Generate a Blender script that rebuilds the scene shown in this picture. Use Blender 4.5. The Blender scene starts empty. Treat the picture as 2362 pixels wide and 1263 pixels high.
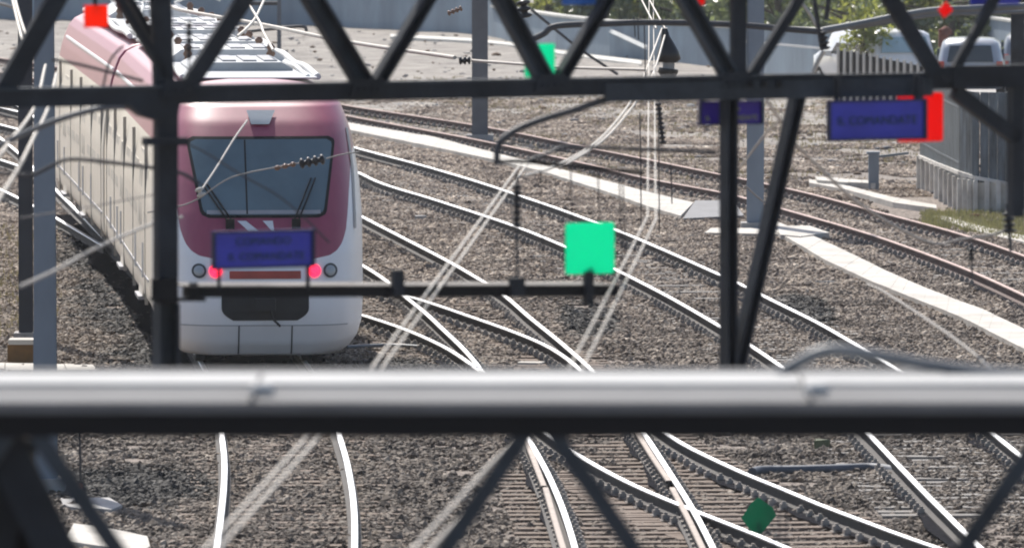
import bpy, bmesh, math, random
import numpy as np
from mathutils import Vector, Matrix
random.seed(7); RNG = np.random.default_rng(11)
sc = bpy.context.scene
COL = sc.collection
# ------------------------------------------------------------------ camera maths
W0, H0, F, CAMZ = 2362.0, 1263.0, 20900.0, 8.2
CX, CY = W0/2, H0/2
PITCH = math.atan(1141.0/F)
CAM = Vector((0, 0, CAMZ))
def ray(u, v):
    c, s = math.cos(PITCH), math.sin(PITCH)
    a, b = (u-CX), -(v-CY)
    return Vector((a, F*c + b*s, -F*s + b*c))
def P(u, v, z=0.0):                     # photo point -> world point on the level z
    d = ray(u, v); return CAM + d*((z-CAMZ)/d.z)
def D(u, v, Y):                         # photo point -> world point at the distance Y
    d = ray(u, v); return CAM + d*(Y/d.y)
HAZE = 0.00014
GZ = -0.20                              # ballast level (rail heads are at 0)
# ------------------------------------------------------------------ materials
def new_mat(name):
    m = bpy.data.materials.new(name); m.use_nodes = True
    nt = m.node_tree; b = nt.nodes['Principled BSDF']
    return m, nt, b
def mat(name, col, rough=0.6, metal=0.0, var=0.25, scale=3.0, bump=0.0, bscale=None, dirt=None, stretch=(1, 1, 1), spec=0.5, coat=0.0):
    m, nt, b = new_mat(name)
    N, L = nt.nodes, nt.links
    tc = N.new('ShaderNodeTexCoord'); mp = N.new('ShaderNodeMapping')
    mp.inputs['Scale'].default_value = stretch
    L.new(tc.outputs['Object'], mp.inputs['Vector'])
    n1 = N.new('ShaderNodeTexNoise'); n1.inputs['Scale'].default_value = scale; n1.inputs['Detail'].default_value = 6
    n1.inputs['Roughness'].default_value = 0.65
    L.new(mp.outputs[0], n1.inputs['Vector'])
    r = N.new('ShaderNodeValToRGB')
    c = Vector(col[:3]); lo = c*(1-var); hi = c*(1+var*0.8)
    if dirt: lo = Vector(dirt)
    r.color_ramp.elements[0].position = 0.3; r.color_ramp.elements[1].position = 0.68
    r.color_ramp.elements[0].color = (*lo, 1); r.color_ramp.elements[1].color = (*hi, 1)
    L.new(n1.outputs['Fac'], r.inputs['Fac']); L.new(r.outputs['Color'], b.inputs['Base Color'])
    b.inputs['Roughness'].default_value = rough; b.inputs['Metallic'].default_value = metal
    b.inputs['Specular IOR Level'].default_value = spec
    if coat: b.inputs['Coat Weight'].default_value = coat; b.inputs['Coat Roughness'].default_value = 0.08
    if bump:
        n2 = N.new('ShaderNodeTexNoise'); n2.inputs['Scale'].default_value = bscale or scale*6; n2.inputs['Detail'].default_value = 4
        L.new(mp.outputs[0], n2.inputs['Vector'])
        bp = N.new('ShaderNodeBump'); bp.inputs['Strength'].default_value = bump; bp.inputs['Distance'].default_value = 0.02
        L.new(n2.outputs['Fac'], bp.inputs['Height']); L.new(bp.outputs[0], b.inputs['Normal'])
    return m
def sheet_mat(name, col):               # thin plastic sign sheet: daylight from behind comes through
    m, nt, b = new_mat(name); N, L = nt.nodes, nt.links
    b.inputs['Base Color'].default_value = (*col, 1); b.inputs['Roughness'].default_value = 0.45
    t = N.new('ShaderNodeBsdfTranslucent'); t.inputs['Color'].default_value = (*col, 1)
    mx = N.new('ShaderNodeMixShader'); mx.inputs[0].default_value = 0.75
    L.new(b.outputs[0], mx.inputs[1]); L.new(t.outputs[0], mx.inputs[2])
    L.new(mx.outputs[0], N['Material Output'].inputs['Surface'])
    return m
def emit_mat(name, col, s):
    m, nt, b = new_mat(name)
    b.inputs['Base Color'].default_value = (*col, 1); b.inputs['Emission Color'].default_value = (*col, 1); b.inputs['Emission Strength'].default_value = s
    return m
M = {}
M['gantry'] = mat('dark_paint', (0.017, 0.021, 0.028), 0.65, 0, 0.6, 2.5, 0.3, spec=0.3)
M['gantry_light'] = mat('dark_paint_worn', (0.038, 0.047, 0.058), 0.65, 0, 0.5, 2.5, 0.3, spec=0.3)
M['beam_pale'] = mat('galvanised_pale', (0.155, 0.155, 0.157), 0.9, 0.0, 0.15, 2.0)
M['beam_white'] = mat('galvanised_bright', (0.44, 0.44, 0.435), 0.9, 0.0, 0.12, 2.0)
M['black'] = mat('black_rubber', (0.008, 0.008, 0.010), 0.6, 0, 0.2, spec=0.2)
M['insul'] = mat('insulator_glaze', (0.015, 0.013, 0.013), 0.35, 0, 0.2)
M['insul_brown'] = mat('insulator_brown', (0.20, 0.11, 0.07), 0.3, 0, 0.2)
M['tube'] = mat('galvanised_tube', (0.16, 0.17, 0.18), 0.5, 0.3, 0.2)
M['tube_dark'] = mat('weathered_tube', (0.05, 0.052, 0.06), 0.5, 0.2, 0.2)
M['copper'] = mat('contact_wire_metal', (0.46, 0.43, 0.39), 0.5, 0.6, 0.1)
M['wire_dark'] = mat('dark_cable', (0.03, 0.03, 0.035), 0.6, 0, 0.2)
M['wire_grey'] = mat('grey_cable', (0.30, 0.28, 0.26), 0.55, 0.1, 0.2)
M['rail_top'] = mat('rail_head_polished', (0.90, 0.90, 0.91), 0.50, 0.9, 0.06, 1.2, stretch=(1, 1, 1))
M['rail_top_rust'] = mat('rail_head_rusty', (0.42, 0.30, 0.26), 0.45, 0.45, 0.25, 2.0)
M['rail_side'] = mat('rail_web_rust', (0.040, 0.034, 0.032), 0.8, 0.0, 0.35, 6)
M['rail_side_rust'] = mat('rail_web_red_rust', (0.075, 0.040, 0.034), 0.8, 0.0, 0.35, 6)
M['rail_gap'] = mat('dark_rail_strip', (0.026, 0.026, 0.030), 1.0, 0, 0.5, 7, 0.6, 30, spec=0.0)  # oily bed colour with the shaded gap under the rail painted in
M['check'] = mat('check_rail_rust', (0.30, 0.25, 0.215), 0.6, 0.3, 0.25, 4)
M['wood'] = mat('timber_sleeper', (0.17, 0.125, 0.095), 0.85, 0, 0.45, 3.0, 0.4, 20, stretch=(1, 9, 9))
M['conc_sleeper'] = mat('concrete_sleeper', (0.20, 0.185, 0.17), 0.85, 0, 0.3, 4.0, 0.3)
M['clip'] = mat('rail_clip_steel', (0.40, 0.36, 0.32), 0.8, 0.0, 0.3, 9, spec=0.2)
M['conc_white'] = mat('pale_concrete', (0.50, 0.475, 0.43), 0.8, 0, 0.16, 1.3, 0.3, dirt=(0.36, 0.335, 0.30))
M['rib_white'] = mat('whitewashed_concrete', (0.68, 0.65, 0.60), 0.85, 0, 0.2, 2.0, 0.3, dirt=(0.42, 0.39, 0.35))
M['conc'] = mat('grey_concrete', (0.34, 0.33, 0.32), 0.85, 0, 0.2, 1.2, 0.3)
M['conc_dark'] = mat('dark_concrete', (0.14, 0.14, 0.15), 0.7, 0, 0.2, 2.0, 0.3)
M['wall_blue'] = mat('bluish_concrete_wall', (0.23, 0.29, 0.35), 0.85, 0, 0.22, 0.7, 0.2, stretch=(1, 1, 0.35))
M['wall_cap'] = mat('pale_wall_cap', (0.55, 0.54, 0.50), 0.8, 0, 0.15, 2)
M['pole'] = mat('galvanised_pole', (0.19, 0.23, 0.28), 0.6, 0.1, 0.12, 2.0, stretch=(1, 1, 0.4))
M['pole_dark'] = mat('pole_dark_grey', (0.09, 0.10, 0.12), 0.6, 0.1, 0.2, 2.0)
M['pole_shaded'] = mat('pole_shaded', (0.016, 0.022, 0.036), 0.6, 0.1, 0.2, 2.0)  # pole colour darkened to paint in its shade
M['slat'] = mat('pale_fence_slat', (0.52, 0.50, 0.46), 0.7, 0, 0.15, 2.0)
M['slat_grey'] = mat('grey_fence_slat', (0.105, 0.13, 0.15), 0.5, 0.1, 0.65, 5.0, stretch=(1, 1, 0.2))
M['white_paint'] = mat('white_car_paint', (0.78, 0.78, 0.78), 0.25, 0, 0.05, coat=0.6)
M['silver_paint'] = mat('silver_car_paint', (0.42, 0.44, 0.47), 0.3, 0.4, 0.05, coat=0.6)
M['grey_paint'] = mat('grey_car_paint', (0.20, 0.22, 0.25), 0.3, 0.3, 0.05, coat=0.6)
M['glass'] = mat('tinted_glass', (0.03, 0.04, 0.045), 0.06, 0, 0.1, spec=0.9)
M['train_window'] = mat('train_window_glass', (0.60, 0.56, 0.48), 0.35, 0, 0.15, 2.0, spec=0.6)
M['wind_glass'] = mat('windscreen_glass', (0.10, 0.155, 0.180), 0.12, 0, 0.2, 0.8, spec=1.0)
M['tyre'] = M['black']
M['train_white'] = None
M['train_grey'] = mat('train_grey', (0.33, 0.33, 0.35), 0.45, 0, 0.15)
M['train_seam'] = mat('train_seam', (0.36, 0.34, 0.30), 0.6, 0, 0.2)
M['train_door'] = mat('train_door_paint', (0.76, 0.70, 0.60), 0.45, 0, 0.12)
M['roof_panel'] = mat('roof_panel', (0.42, 0.43, 0.44), 0.38, 0.1, 0.2, 1.5)
M['roof_white'] = mat('roof_white', (0.70, 0.70, 0.69), 0.4, 0.0, 0.12, 1.5)
M['under'] = mat('underframe_black', (0.02, 0.02, 0.022), 0.8, 0, 0.4)
M['orange_red'] = mat('orange_red_paint', (0.42, 0.055, 0.03), 0.45, 0, 0.25)
M['lens'] = mat('lamp_lens', (0.35, 0.38, 0.40), 0.15, 0, 0.1, spec=0.9)
M['lamp_ring'] = mat('lamp_ring', (0.05, 0.05, 0.055), 0.4, 0, 0.1)
M['tail_lit'] = emit_mat('tail_lamp_lit', (1.0, 0.02, 0.075), 1.6)
M['decal'] = mat('white_decal', (0.75, 0.75, 0.78), 0.4, 0, 0.05)
M['sign_blue'] = mat('blue_sign', (0.040, 0.045, 0.44), 0.45, 0, 0.18, 4)
M['sign_navy'] = mat('navy_sign', (0.045, 0.012, 0.36), 0.45, 0, 0.2, 4)
M['sign_mid'] = mat('mid_blue_sign', (0.04, 0.16, 0.52), 0.45, 0, 0.12, 4)
M['sign_rim'] = mat('sign_rim', (0.012, 0.014, 0.05), 0.5, 0, 0.1)
M['txt_dark'] = mat('dark_green_lettering', (0.008, 0.040, 0.07), 0.5, 0, 0.1)
M['txt_yellow'] = mat('yellow_lettering', (0.42, 0.45, 0.10), 0.5, 0, 0.1)
M['sheet_green'] = sheet_mat('green_sheet', (0.0, 0.80, 0.53))
M['sheet_dgreen'] = sheet_mat('dark_green_sheet', (0.0, 0.24, 0.15))
M['sheet_red'] = sheet_mat('red_sheet', (0.92, 0.10, 0.016))
M['sheet_dred'] = sheet_mat('deep_red_sheet', (0.80, 0.028, 0.012))
M['bark'] = mat('bark', (0.10, 0.08, 0.06), 0.9, 0, 0.3, 5, 0.4)
M['ochre'] = mat('ochre_box', (0.17, 0.085, 0.02), 0.7, 0, 0.3, 5)
M['dirt'] = mat('brown_earth', (0.17, 0.115, 0.075), 0.95, 0, 0.3, 5)
M['rust'] = mat('rust', (0.16, 0.05, 0.03), 0.8, 0, 0.4, 8)
M['olive'] = mat('olive_box', (0.10, 0.12, 0.06), 0.7, 0, 0.2, 5)
def leaf_mat(name, col, tr):
    m, nt, b = new_mat(name); N, L = nt.nodes, nt.links
    oi = N.new('ShaderNodeTexCoord'); n = N.new('ShaderNodeTexNoise'); n.inputs['Scale'].default_value = 1.7; n.inputs['Detail'].default_value = 5
    L.new(oi.outputs['Object'], n.inputs['Vector'])
    r = N.new('ShaderNodeValToRGB'); r.color_ramp.elements[0].position = .32; r.color_ramp.elements[1].position = .7
    r.color_ramp.elements[0].color = (*[c*.55 for c in col], 1); r.color_ramp.elements[1].color = (*[c*1.5 for c in col], 1)
    L.new(n.outputs['Fac'], r.inputs['Fac']); L.new(r.outputs[0], b.inputs['Base Color'])
    b.inputs['Roughness'].default_value = 0.35
    t = N.new('ShaderNodeBsdfTranslucent'); t.inputs['Color'].default_value = (*tr, 1)
    mx = N.new('ShaderNodeMixShader'); mx.inputs[0].default_value = 0.3
    L.new(b.outputs[0], mx.inputs[1]); L.new(t.outputs[0], mx.inputs[2]); L.new(mx.outputs[0], N['Material Output'].inputs['Surface'])
    return m
M['leaf'] = leaf_mat('leaf_green', (0.12, 0.16, 0.065), (0.50, 0.52, 0.10))
M['leaf2'] = leaf_mat('leaf_grey_green', (0.11, 0.15, 0.10), (0.32, 0.38, 0.13))
M['straw'] = leaf_mat('straw', (0.17, 0.14, 0.085), (0.30, 0.26, 0.12))
M['grass'] = leaf_mat('grass_blade', (0.20, 0.19, 0.10), (0.28, 0.27, 0.10))
# train livery: a mask attribute holds the signed distance to the paint line
def livery():
    m, nt, b = new_mat('train_livery'); N, L = nt.nodes, nt.links
    a = N.new('ShaderNodeAttribute'); a.attribute_name = 'red_line'
    r = N.new('ShaderNodeValToRGB'); r.color_ramp.interpolation = 'LINEAR'
    r.color_ramp.elements[0].position = 0.496; r.color_ramp.elements[1].position = 0.504
    tc = N.new('ShaderNodeTexCoord'); mp = N.new('ShaderNodeMapping'); mp.inputs['Scale'].default_value = (3, 2.2, 0.18)
    L.new(tc.outputs['Object'], mp.inputs[0])
    n = N.new('ShaderNodeTexNoise'); n.inputs['Scale'].default_value = 2.2; n.inputs['Detail'].default_value = 7; n.inputs['Roughness'].default_value = .7
    L.new(mp.outputs[0], n.inputs['Vector'])
    w = N.new('ShaderNodeValToRGB'); w.color_ramp.elements[0].position = .35; w.color_ramp.elements[1].position = .62
    w.color_ramp.elements[0].color = (0.72, 0.63, 0.50, 1); w.color_ramp.elements[1].color = (0.88, 0.80, 0.67, 1)
    L.new(n.outputs['Fac'], w.inputs['Fac'])
    rd = N.new('ShaderNodeValToRGB'); rd.color_ramp.elements[0].position = .3; rd.color_ramp.elements[1].position = .7
    rd.color_ramp.elements[0].color = (0.27, 0.016, 0.060, 1); rd.color_ramp.elements[1].color = (0.34, 0.03, 0.085, 1)
    L.new(n.outputs['Fac'], rd.inputs['Fac'])
    gm = N.new('ShaderNodeAttribute'); gm.attribute_name = 'side_tone'  # side mask: dirt streaks plus warm bounced light put into the colour
    wm = N.new('ShaderNodeMix'); wm.data_type = 'RGBA'; wm.inputs[6].default_value = (.88, .88, .91, 1)
    L.new(gm.outputs['Fac'], wm.inputs[0]); L.new(w.outputs[0], wm.inputs[7])
    mx = N.new('ShaderNodeMix'); mx.data_type = 'RGBA'
    L.new(a.outputs['Fac'], r.inputs['Fac']); L.new(r.outputs['Color'], mx.inputs[0])
    L.new(wm.outputs[2], mx.inputs[6]); L.new(rd.outputs[0], mx.inputs[7])
    L.new(mx.outputs[2], b.inputs['Base Color'])
    b.inputs['Roughness'].default_value = 0.42; b.inputs['Coat Weight'].default_value = 1.0; b.inputs['Coat Roughness'].default_value = 0.46
    return m
M['livery'] = livery()
SIDE_LIFT = .34
# ------------------------------------------------------------------ mesh collector
class MB:
    def __init__(s): s.v = []; s.f = []; s.m = []; s.smooth = []
    def add(s, vs, fs, mi=0, sm=False):
        o = len(s.v); s.v += [tuple(x) for x in vs]
        s.f += [tuple(o+i for i in f) for f in fs]; s.m += [mi]*len(fs); s.smooth += [sm]*len(fs)
    def box(s, c, d, mi=0, rot=0.0, tilt=None):
        x, y, z = d[0]/2, d[1]/2, d[2]/2
        R = Matrix.Rotation(rot, 3, 'Z')
        if tilt is not None: R = R @ tilt
        vs = [Vector(c)+R @ Vector((a*x, b*y, e*z)) for a in (-1, 1) for b in (-1, 1) for e in (-1, 1)]
        s.add(vs, [(0, 1, 3, 2), (4, 6, 7, 5), (0, 4, 5, 1), (2, 3, 7, 6), (0, 2, 6, 4), (1, 5, 7, 3)], mi)
    def bar(s, p, q, w, t, n=Vector((0, 1, 0)), mi=0):   # p->q, w across, t along n
        p, q = Vector(p), Vector(q); a = (q-p).normalized(); n = (n-a*n.dot(a)).normalized(); b = a.cross(n)
        vs = [e+b*(i*w/2)+n*(j*t/2) for e in (p, q) for i, j in ((-1, -1), (1, -1), (1, 1), (-1, 1))]
        s.add(vs, [(0, 1, 2, 3), (7, 6, 5, 4), (0, 4, 5, 1), (1, 5, 6, 2), (2, 6, 7, 3), (3, 7, 4, 0)], mi)
    def channel(s, p, q, w, t, n, mi=0, mi2=None, th=0.012):  # U channel opening towards -n
        p, q = Vector(p), Vector(q); a = (q-p).normalized(); n = (n-a*n.dot(a)).normalized(); b = a.cross(n)
        s.bar(p+n*(t/2), q+n*(t/2), w, th, n, mi if mi2 is None else mi2)
        for k in (-1, 1): s.bar(p+b*(k*(w/2-th*.8))-n*(th*.6), q+b*(k*(w/2-th*.8))-n*(th*.6), th*1.6, t, n, mi)
    def tube(s, pts, r, seg=8, mi=0, caps=True):
        pts = [Vector(p) for p in pts]; n = len(pts); rings = []; up0 = None
        for i, p in enumerate(pts):
            a = (pts[min(i+1, n-1)]-pts[max(i-1, 0)]).normalized()
            u = Vector((0, 0, 1)) if abs(a.z) < 0.9 else Vector((1, 0, 0))
            b = a.cross(u).normalized(); c = b.cross(a)
            rr = r[i] if isinstance(r, (list, tuple)) else r
            rings.append([p+(b*math.cos(2*math.pi*k/seg)+c*math.sin(2*math.pi*k/seg))*rr for k in range(seg)])
        vs = [x for g in rings for x in g]
        fs = [(i*seg+k, i*seg+(k+1) % seg, (i+1)*seg+(k+1) % seg, (i+1)*seg+k) for i in range(n-1) for k in range(seg)]
        s.add(vs, fs, mi, True)
        if caps: s.add(rings[0], [tuple(range(seg))[::-1]], mi); s.add(rings[-1], [tuple(range(seg))], mi)
    def prism(s, out, d, mi=0):          # outline of 3D points extruded by d
        n = len(out); d = Vector(d); vs = [Vector(p) for p in out]+[Vector(p)+d for p in out]
        s.add(vs, [tuple(range(n))[::-1], tuple(range(n, 2*n))]+[(i, (i+1) % n, n+(i+1) % n, n+i) for i in range(n)], mi)
    def build(s, name, mats, parent=None, world=True):
        me = bpy.data.meshes.new(name)
        me.from_pydata(s.v, [], s.f)
        for x in (mats if isinstance(mats, (list, tuple)) else [mats]): me.materials.append(x)
        me.polygons.foreach_set('material_index', s.m); me.polygons.foreach_set('use_smooth', s.smooth)
        bm = bmesh.new(); bm.from_mesh(me); bmesh.ops.recalc_face_normals(bm, faces=bm.faces); bm.to_mesh(me); bm.free()
        me.update()
        o = bpy.data.objects.new(name, me); COL.objects.link(o)
        if parent is not None:
            o.parent = parent
            if world: o.matrix_parent_inverse = MW(parent).inverted()
        return o
def MW(o):
    m = Matrix.LocRotScale(o.location, o.rotation_euler, o.scale)
    return (MW(o.parent) @ o.matrix_parent_inverse @ m) if o.parent else m
def tag(o, label=None, cat=None, group=None, kind=None):
    for k, x in (('label', label), ('category', cat), ('group', group), ('kind', kind)):
        if x: o[k] = x
    return o
def empty(name, loc, label, cat, group=None, rz=0.0):
    o = bpy.data.objects.new(name, None); COL.objects.link(o); o.location = loc; o.rotation_euler = (0, 0, rz)
    o.empty_display_size = 0.2
    return tag(o, label, cat, group)
def lerp(pts, n):
    pts = np.array(pts, float); t = np.linspace(0, 1, len(pts)); T = np.linspace(0, 1, n)
    return np.stack([np.interp(T, t, pts[:, k]) for k in range(pts.shape[1])], 1)
def smooth_poly(pts, n=40):              # Catmull-Rom through 3D points
    p = [Vector(x) for x in pts]; p = [p[0]*2-p[1]]+p+[p[-1]*2-p[-2]]; out = []
    m = max(2, n//(len(p)-3))
    for i in range(1, len(p)-2):
        for k in range(m):
            t = k/m; a, b, c, d = p[i-1], p[i], p[i+1], p[i+2]
            out.append(.5*((2*b)+(c-a)*t+(2*a-5*b+4*c-d)*t*t+(3*b-a-3*c+d)*t**3))
    out.append(p[-2]); return out
# ------------------------------------------------------------------ world, sun, camera
SUN_AZ, SUN_EL = math.radians(-18), math.radians(50)      # azimuth measured from +Y, negative = to the left
wd = bpy.data.worlds.new('World'); sc.world = wd; wd.use_nodes = True
nt = wd.node_tree; bg = nt.nodes['Background']
sky = nt.nodes.new('ShaderNodeTexSky'); sky.sky_type = 'NISHITA'; sky.sun_disc = False
sky.sun_elevation = SUN_EL; sky.sun_rotation = SUN_AZ; sky.air_density = 1.0; sky.dust_density = 2.0
nt.links.new(sky.outputs[0], bg.inputs['Color']); bg.inputs['Strength'].default_value = 0.10
sd = Vector((math.sin(SUN_AZ)*math.cos(SUN_EL), math.cos(SUN_AZ)*math.cos(SUN_EL), math.sin(SUN_EL)))
sl = bpy.data.lights.new('sun', 'SUN'); sl.energy = 4.2; sl.angle = math.radians(0.5); sl.color = (1.0, 0.95, 0.88)
so = bpy.data.objects.new('sun', sl); COL.objects.link(so); so.rotation_euler = sd.to_track_quat('Z', 'Y').to_euler(); so.location = (0, 0, 60)
cd = bpy.data.cameras.new('camera'); co = bpy.data.objects.new('camera', cd); COL.objects.link(co); sc.camera = co
co.location = CAM; co.rotation_euler = (math.pi/2-PITCH, 0, 0)
cd.sensor_width = 36; cd.lens = F/W0*36; cd.clip_start = 1; cd.clip_end = 6000
cd.dof.use_dof = True; cd.dof.focus_distance = 130; cd.dof.aperture_fstop = cd.lens/1000/0.057
sc.view_settings.view_transform = 'Standard'; sc.view_settings.look = 'None'; sc.view_settings.exposure = 0.55
# ------------------------------------------------------------------ ground
def ground_mat():
    m, nt, b = new_mat('ballast_ground'); N, L = nt.nodes, nt.links
    g = N.new('ShaderNodeNewGeometry'); sep = N.new('ShaderNodeSeparateXYZ'); L.new(g.outputs['Position'], sep.inputs[0])
    v = N.new('ShaderNodeTexVoronoi'); v.inputs['Scale'].default_value = 14; L.new(g.outputs['Position'], v.inputs['Vector'])
    n = N.new('ShaderNodeTexNoise'); n.inputs['Scale'].default_value = 0.9; n.inputs['Detail'].default_value = 9; n.inputs['Roughness'].default_value = .78
    L.new(g.outputs['Position'], n.inputs['Vector'])
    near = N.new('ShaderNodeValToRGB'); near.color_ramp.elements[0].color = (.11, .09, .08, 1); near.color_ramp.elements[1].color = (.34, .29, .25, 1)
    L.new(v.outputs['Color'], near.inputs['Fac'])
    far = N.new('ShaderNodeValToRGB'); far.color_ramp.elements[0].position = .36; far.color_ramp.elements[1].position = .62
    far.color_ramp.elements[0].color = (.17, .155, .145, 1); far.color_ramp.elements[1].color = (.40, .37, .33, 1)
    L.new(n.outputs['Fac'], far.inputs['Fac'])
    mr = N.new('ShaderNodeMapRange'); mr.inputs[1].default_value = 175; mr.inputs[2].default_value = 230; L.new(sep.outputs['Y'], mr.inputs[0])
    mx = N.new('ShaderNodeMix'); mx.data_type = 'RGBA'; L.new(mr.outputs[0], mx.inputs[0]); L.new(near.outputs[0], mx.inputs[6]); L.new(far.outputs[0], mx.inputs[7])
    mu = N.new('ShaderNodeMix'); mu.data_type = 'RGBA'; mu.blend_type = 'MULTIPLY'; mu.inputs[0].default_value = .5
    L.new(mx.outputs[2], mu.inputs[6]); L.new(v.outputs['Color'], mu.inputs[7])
    L.new(mx.outputs[2], b.inputs['Base Color']); b.inputs['Roughness'].default_value = .9; b.inputs['Specular IOR Level'].default_value = .2
    bp = N.new('ShaderNodeBump'); bp.inputs['Strength'].default_value = .8; bp.inputs['Distance'].default_value = .05
    L.new(v.outputs['Distance'], bp.inputs['Height']); L.new(bp.outputs[0], b.inputs['Normal'])
    return m
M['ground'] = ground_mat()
xs = np.concatenate([[-900, -300, -100], np.linspace(-40, 40, 161), [100, 300, 900]])
ys = np.concatenate([[-60, 0, 40, 70], np.linspace(85, 330, 246), [400, 700, 1500, 4000]])
def gnoise(x, y):
    return 0.5*np.sin(x*1.3+y*.71)*np.sin(x*.7-y*.37+1.3)+.5*np.sin(x*2.9+1.1+y*.2)*np.sin(y*1.7+x*.4)
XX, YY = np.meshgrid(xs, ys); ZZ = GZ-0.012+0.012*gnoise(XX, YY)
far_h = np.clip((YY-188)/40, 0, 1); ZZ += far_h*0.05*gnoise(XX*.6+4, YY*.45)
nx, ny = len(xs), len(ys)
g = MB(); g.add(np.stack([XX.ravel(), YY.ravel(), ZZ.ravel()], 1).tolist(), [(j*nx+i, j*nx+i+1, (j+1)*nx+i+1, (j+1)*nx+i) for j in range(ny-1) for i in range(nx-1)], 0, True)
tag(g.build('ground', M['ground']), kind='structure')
# ballast stones: tiles of loose stones, one "stuff" object
def stone_mat():
    m, nt, b = new_mat('ballast_stone'); N, L = nt.nodes, nt.links
    a = N.new('ShaderNodeAttribute'); a.attribute_name = 'tone'
    g = N.new('ShaderNodeNewGeometry')
    n = N.new('ShaderNodeTexNoise'); n.inputs['Scale'].default_value = .55; n.inputs['Detail'].default_value = 5; L.new(g.outputs['Position'], n.inputs['Vector'])
    r = N.new('ShaderNodeValToRGB'); e = r.color_ramp.elements
    e[0].color = (.10, .085, .078, 1); e[1].color = (.52, .48, .43, 1); e[1].position = 1
    for p, c in ((.35, (.19, .165, .145, 1)), (.6, (.28, .24, .20, 1)), (.8, (.30, .285, .265, 1)), (.93, (.38, .34, .30, 1))):
        x = e.new(p); x.color = c
    L.new(a.outputs['Fac'], r.inputs['Fac'])
    st = N.new('ShaderNodeValToRGB'); st.color_ramp.elements[0].position = .36; st.color_ramp.elements[1].position = .62
    st.color_ramp.elements[0].color = (.52, .43, .36, 1); st.color_ramp.elements[1].color = (1.28, 1.17, 1.04, 1)
    L.new(n.outputs['Fac'], st.inputs['Fac'])
    mu = N.new('ShaderNodeMix'); mu.data_type = 'RGBA'; mu.blend_type = 'MULTIPLY'; mu.inputs[0].default_value = 1
    L.new(r.outputs[0], mu.inputs[6]); L.new(st.outputs[0], mu.inputs[7])
    # stones go from darker near by to paler farther down the yard
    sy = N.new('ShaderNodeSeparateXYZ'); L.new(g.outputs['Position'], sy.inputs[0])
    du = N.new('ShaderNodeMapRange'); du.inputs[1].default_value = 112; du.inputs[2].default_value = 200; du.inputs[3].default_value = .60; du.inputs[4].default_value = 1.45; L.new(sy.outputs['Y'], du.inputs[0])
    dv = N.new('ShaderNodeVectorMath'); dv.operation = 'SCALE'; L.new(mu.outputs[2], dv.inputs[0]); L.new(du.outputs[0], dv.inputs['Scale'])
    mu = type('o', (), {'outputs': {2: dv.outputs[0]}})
    # oil-blackened patches of ballast, plus the shade under the train painted in
    n2 = N.new('ShaderNodeTexNoise'); n2.inputs['Scale'].default_value = 1.6; n2.inputs['Detail'].default_value = 4; L.new(g.outputs['Position'], n2.inputs['Vector'])
    best = None
    for ex, ey, ra, rb in ((-4.55, 107.3, 1.15, 3.2), (-1.6, 128.5, 1.2, 2.4), (-3.3, 121, 1.5, 5), (-4.3, 135, 1.7, 13), (-5.5, 150, 1.7, 14), (-6.6, 162, 1.6, 10), (2.6, 100.5, .5, 2.5), (1.2, 141, .5, 5), (4.6, 143, .5, 5)):
        sb = N.new('ShaderNodeVectorMath'); sb.operation = 'SUBTRACT'; sb.inputs[1].default_value = (ex, ey, 0); L.new(g.outputs['Position'], sb.inputs[0])
        sc_ = N.new('ShaderNodeVectorMath'); sc_.operation = 'MULTIPLY'; sc_.inputs[1].default_value = (1/ra, 1/rb, 0); L.new(sb.outputs[0], sc_.inputs[0])
        ln = N.new('ShaderNodeVectorMath'); ln.operation = 'LENGTH'; L.new(sc_.outputs[0], ln.inputs[0])
        if best is None: best = ln.outputs['Value']
        else:
            mi = N.new('ShaderNodeMath'); mi.operation = 'MINIMUM'; L.new(best, mi.inputs[0]); L.new(ln.outputs['Value'], mi.inputs[1]); best = mi.outputs[0]
    ad = N.new('ShaderNodeMath'); ad.operation = 'ADD'; L.new(best, ad.inputs[0]); L.new(n2.outputs['Fac'], ad.inputs[1])
    mr = N.new('ShaderNodeMapRange'); mr.inputs[1].default_value = 1.3; mr.inputs[2].default_value = 1.6; mr.inputs[3].default_value = 1; mr.inputs[4].default_value = 0; L.new(ad.outputs[0], mr.inputs[0])
    dk = N.new('ShaderNodeMix'); dk.data_type = 'RGBA'; L.new(mr.outputs[0], dk.inputs[0]); L.new(mu.outputs[2], dk.inputs[6])
    dm = N.new('ShaderNodeMix'); dm.data_type = 'RGBA'; dm.blend_type = 'MULTIPLY'; dm.inputs[0].default_value = 1; dm.inputs[7].default_value = (.24, .27, .31, 1)
    L.new(mu.outputs[2], dm.inputs[6]); L.new(dm.outputs[2], dk.inputs[7])
    L.new(dk.outputs[2], b.inputs['Base Color']); b.inputs['Roughness'].default_value = .75; b.inputs['Specular IOR Level'].default_value = .35
    return m
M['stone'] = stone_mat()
bm = bmesh.new(); bmesh.ops.create_icosphere(bm, subdivisions=1, radius=1); ICO_V = np.array([v.co[:] for v in bm.verts]); ICO_F = np.array([[v.index for v in f.verts] for f in bm.faces]); bm.free()
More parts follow.
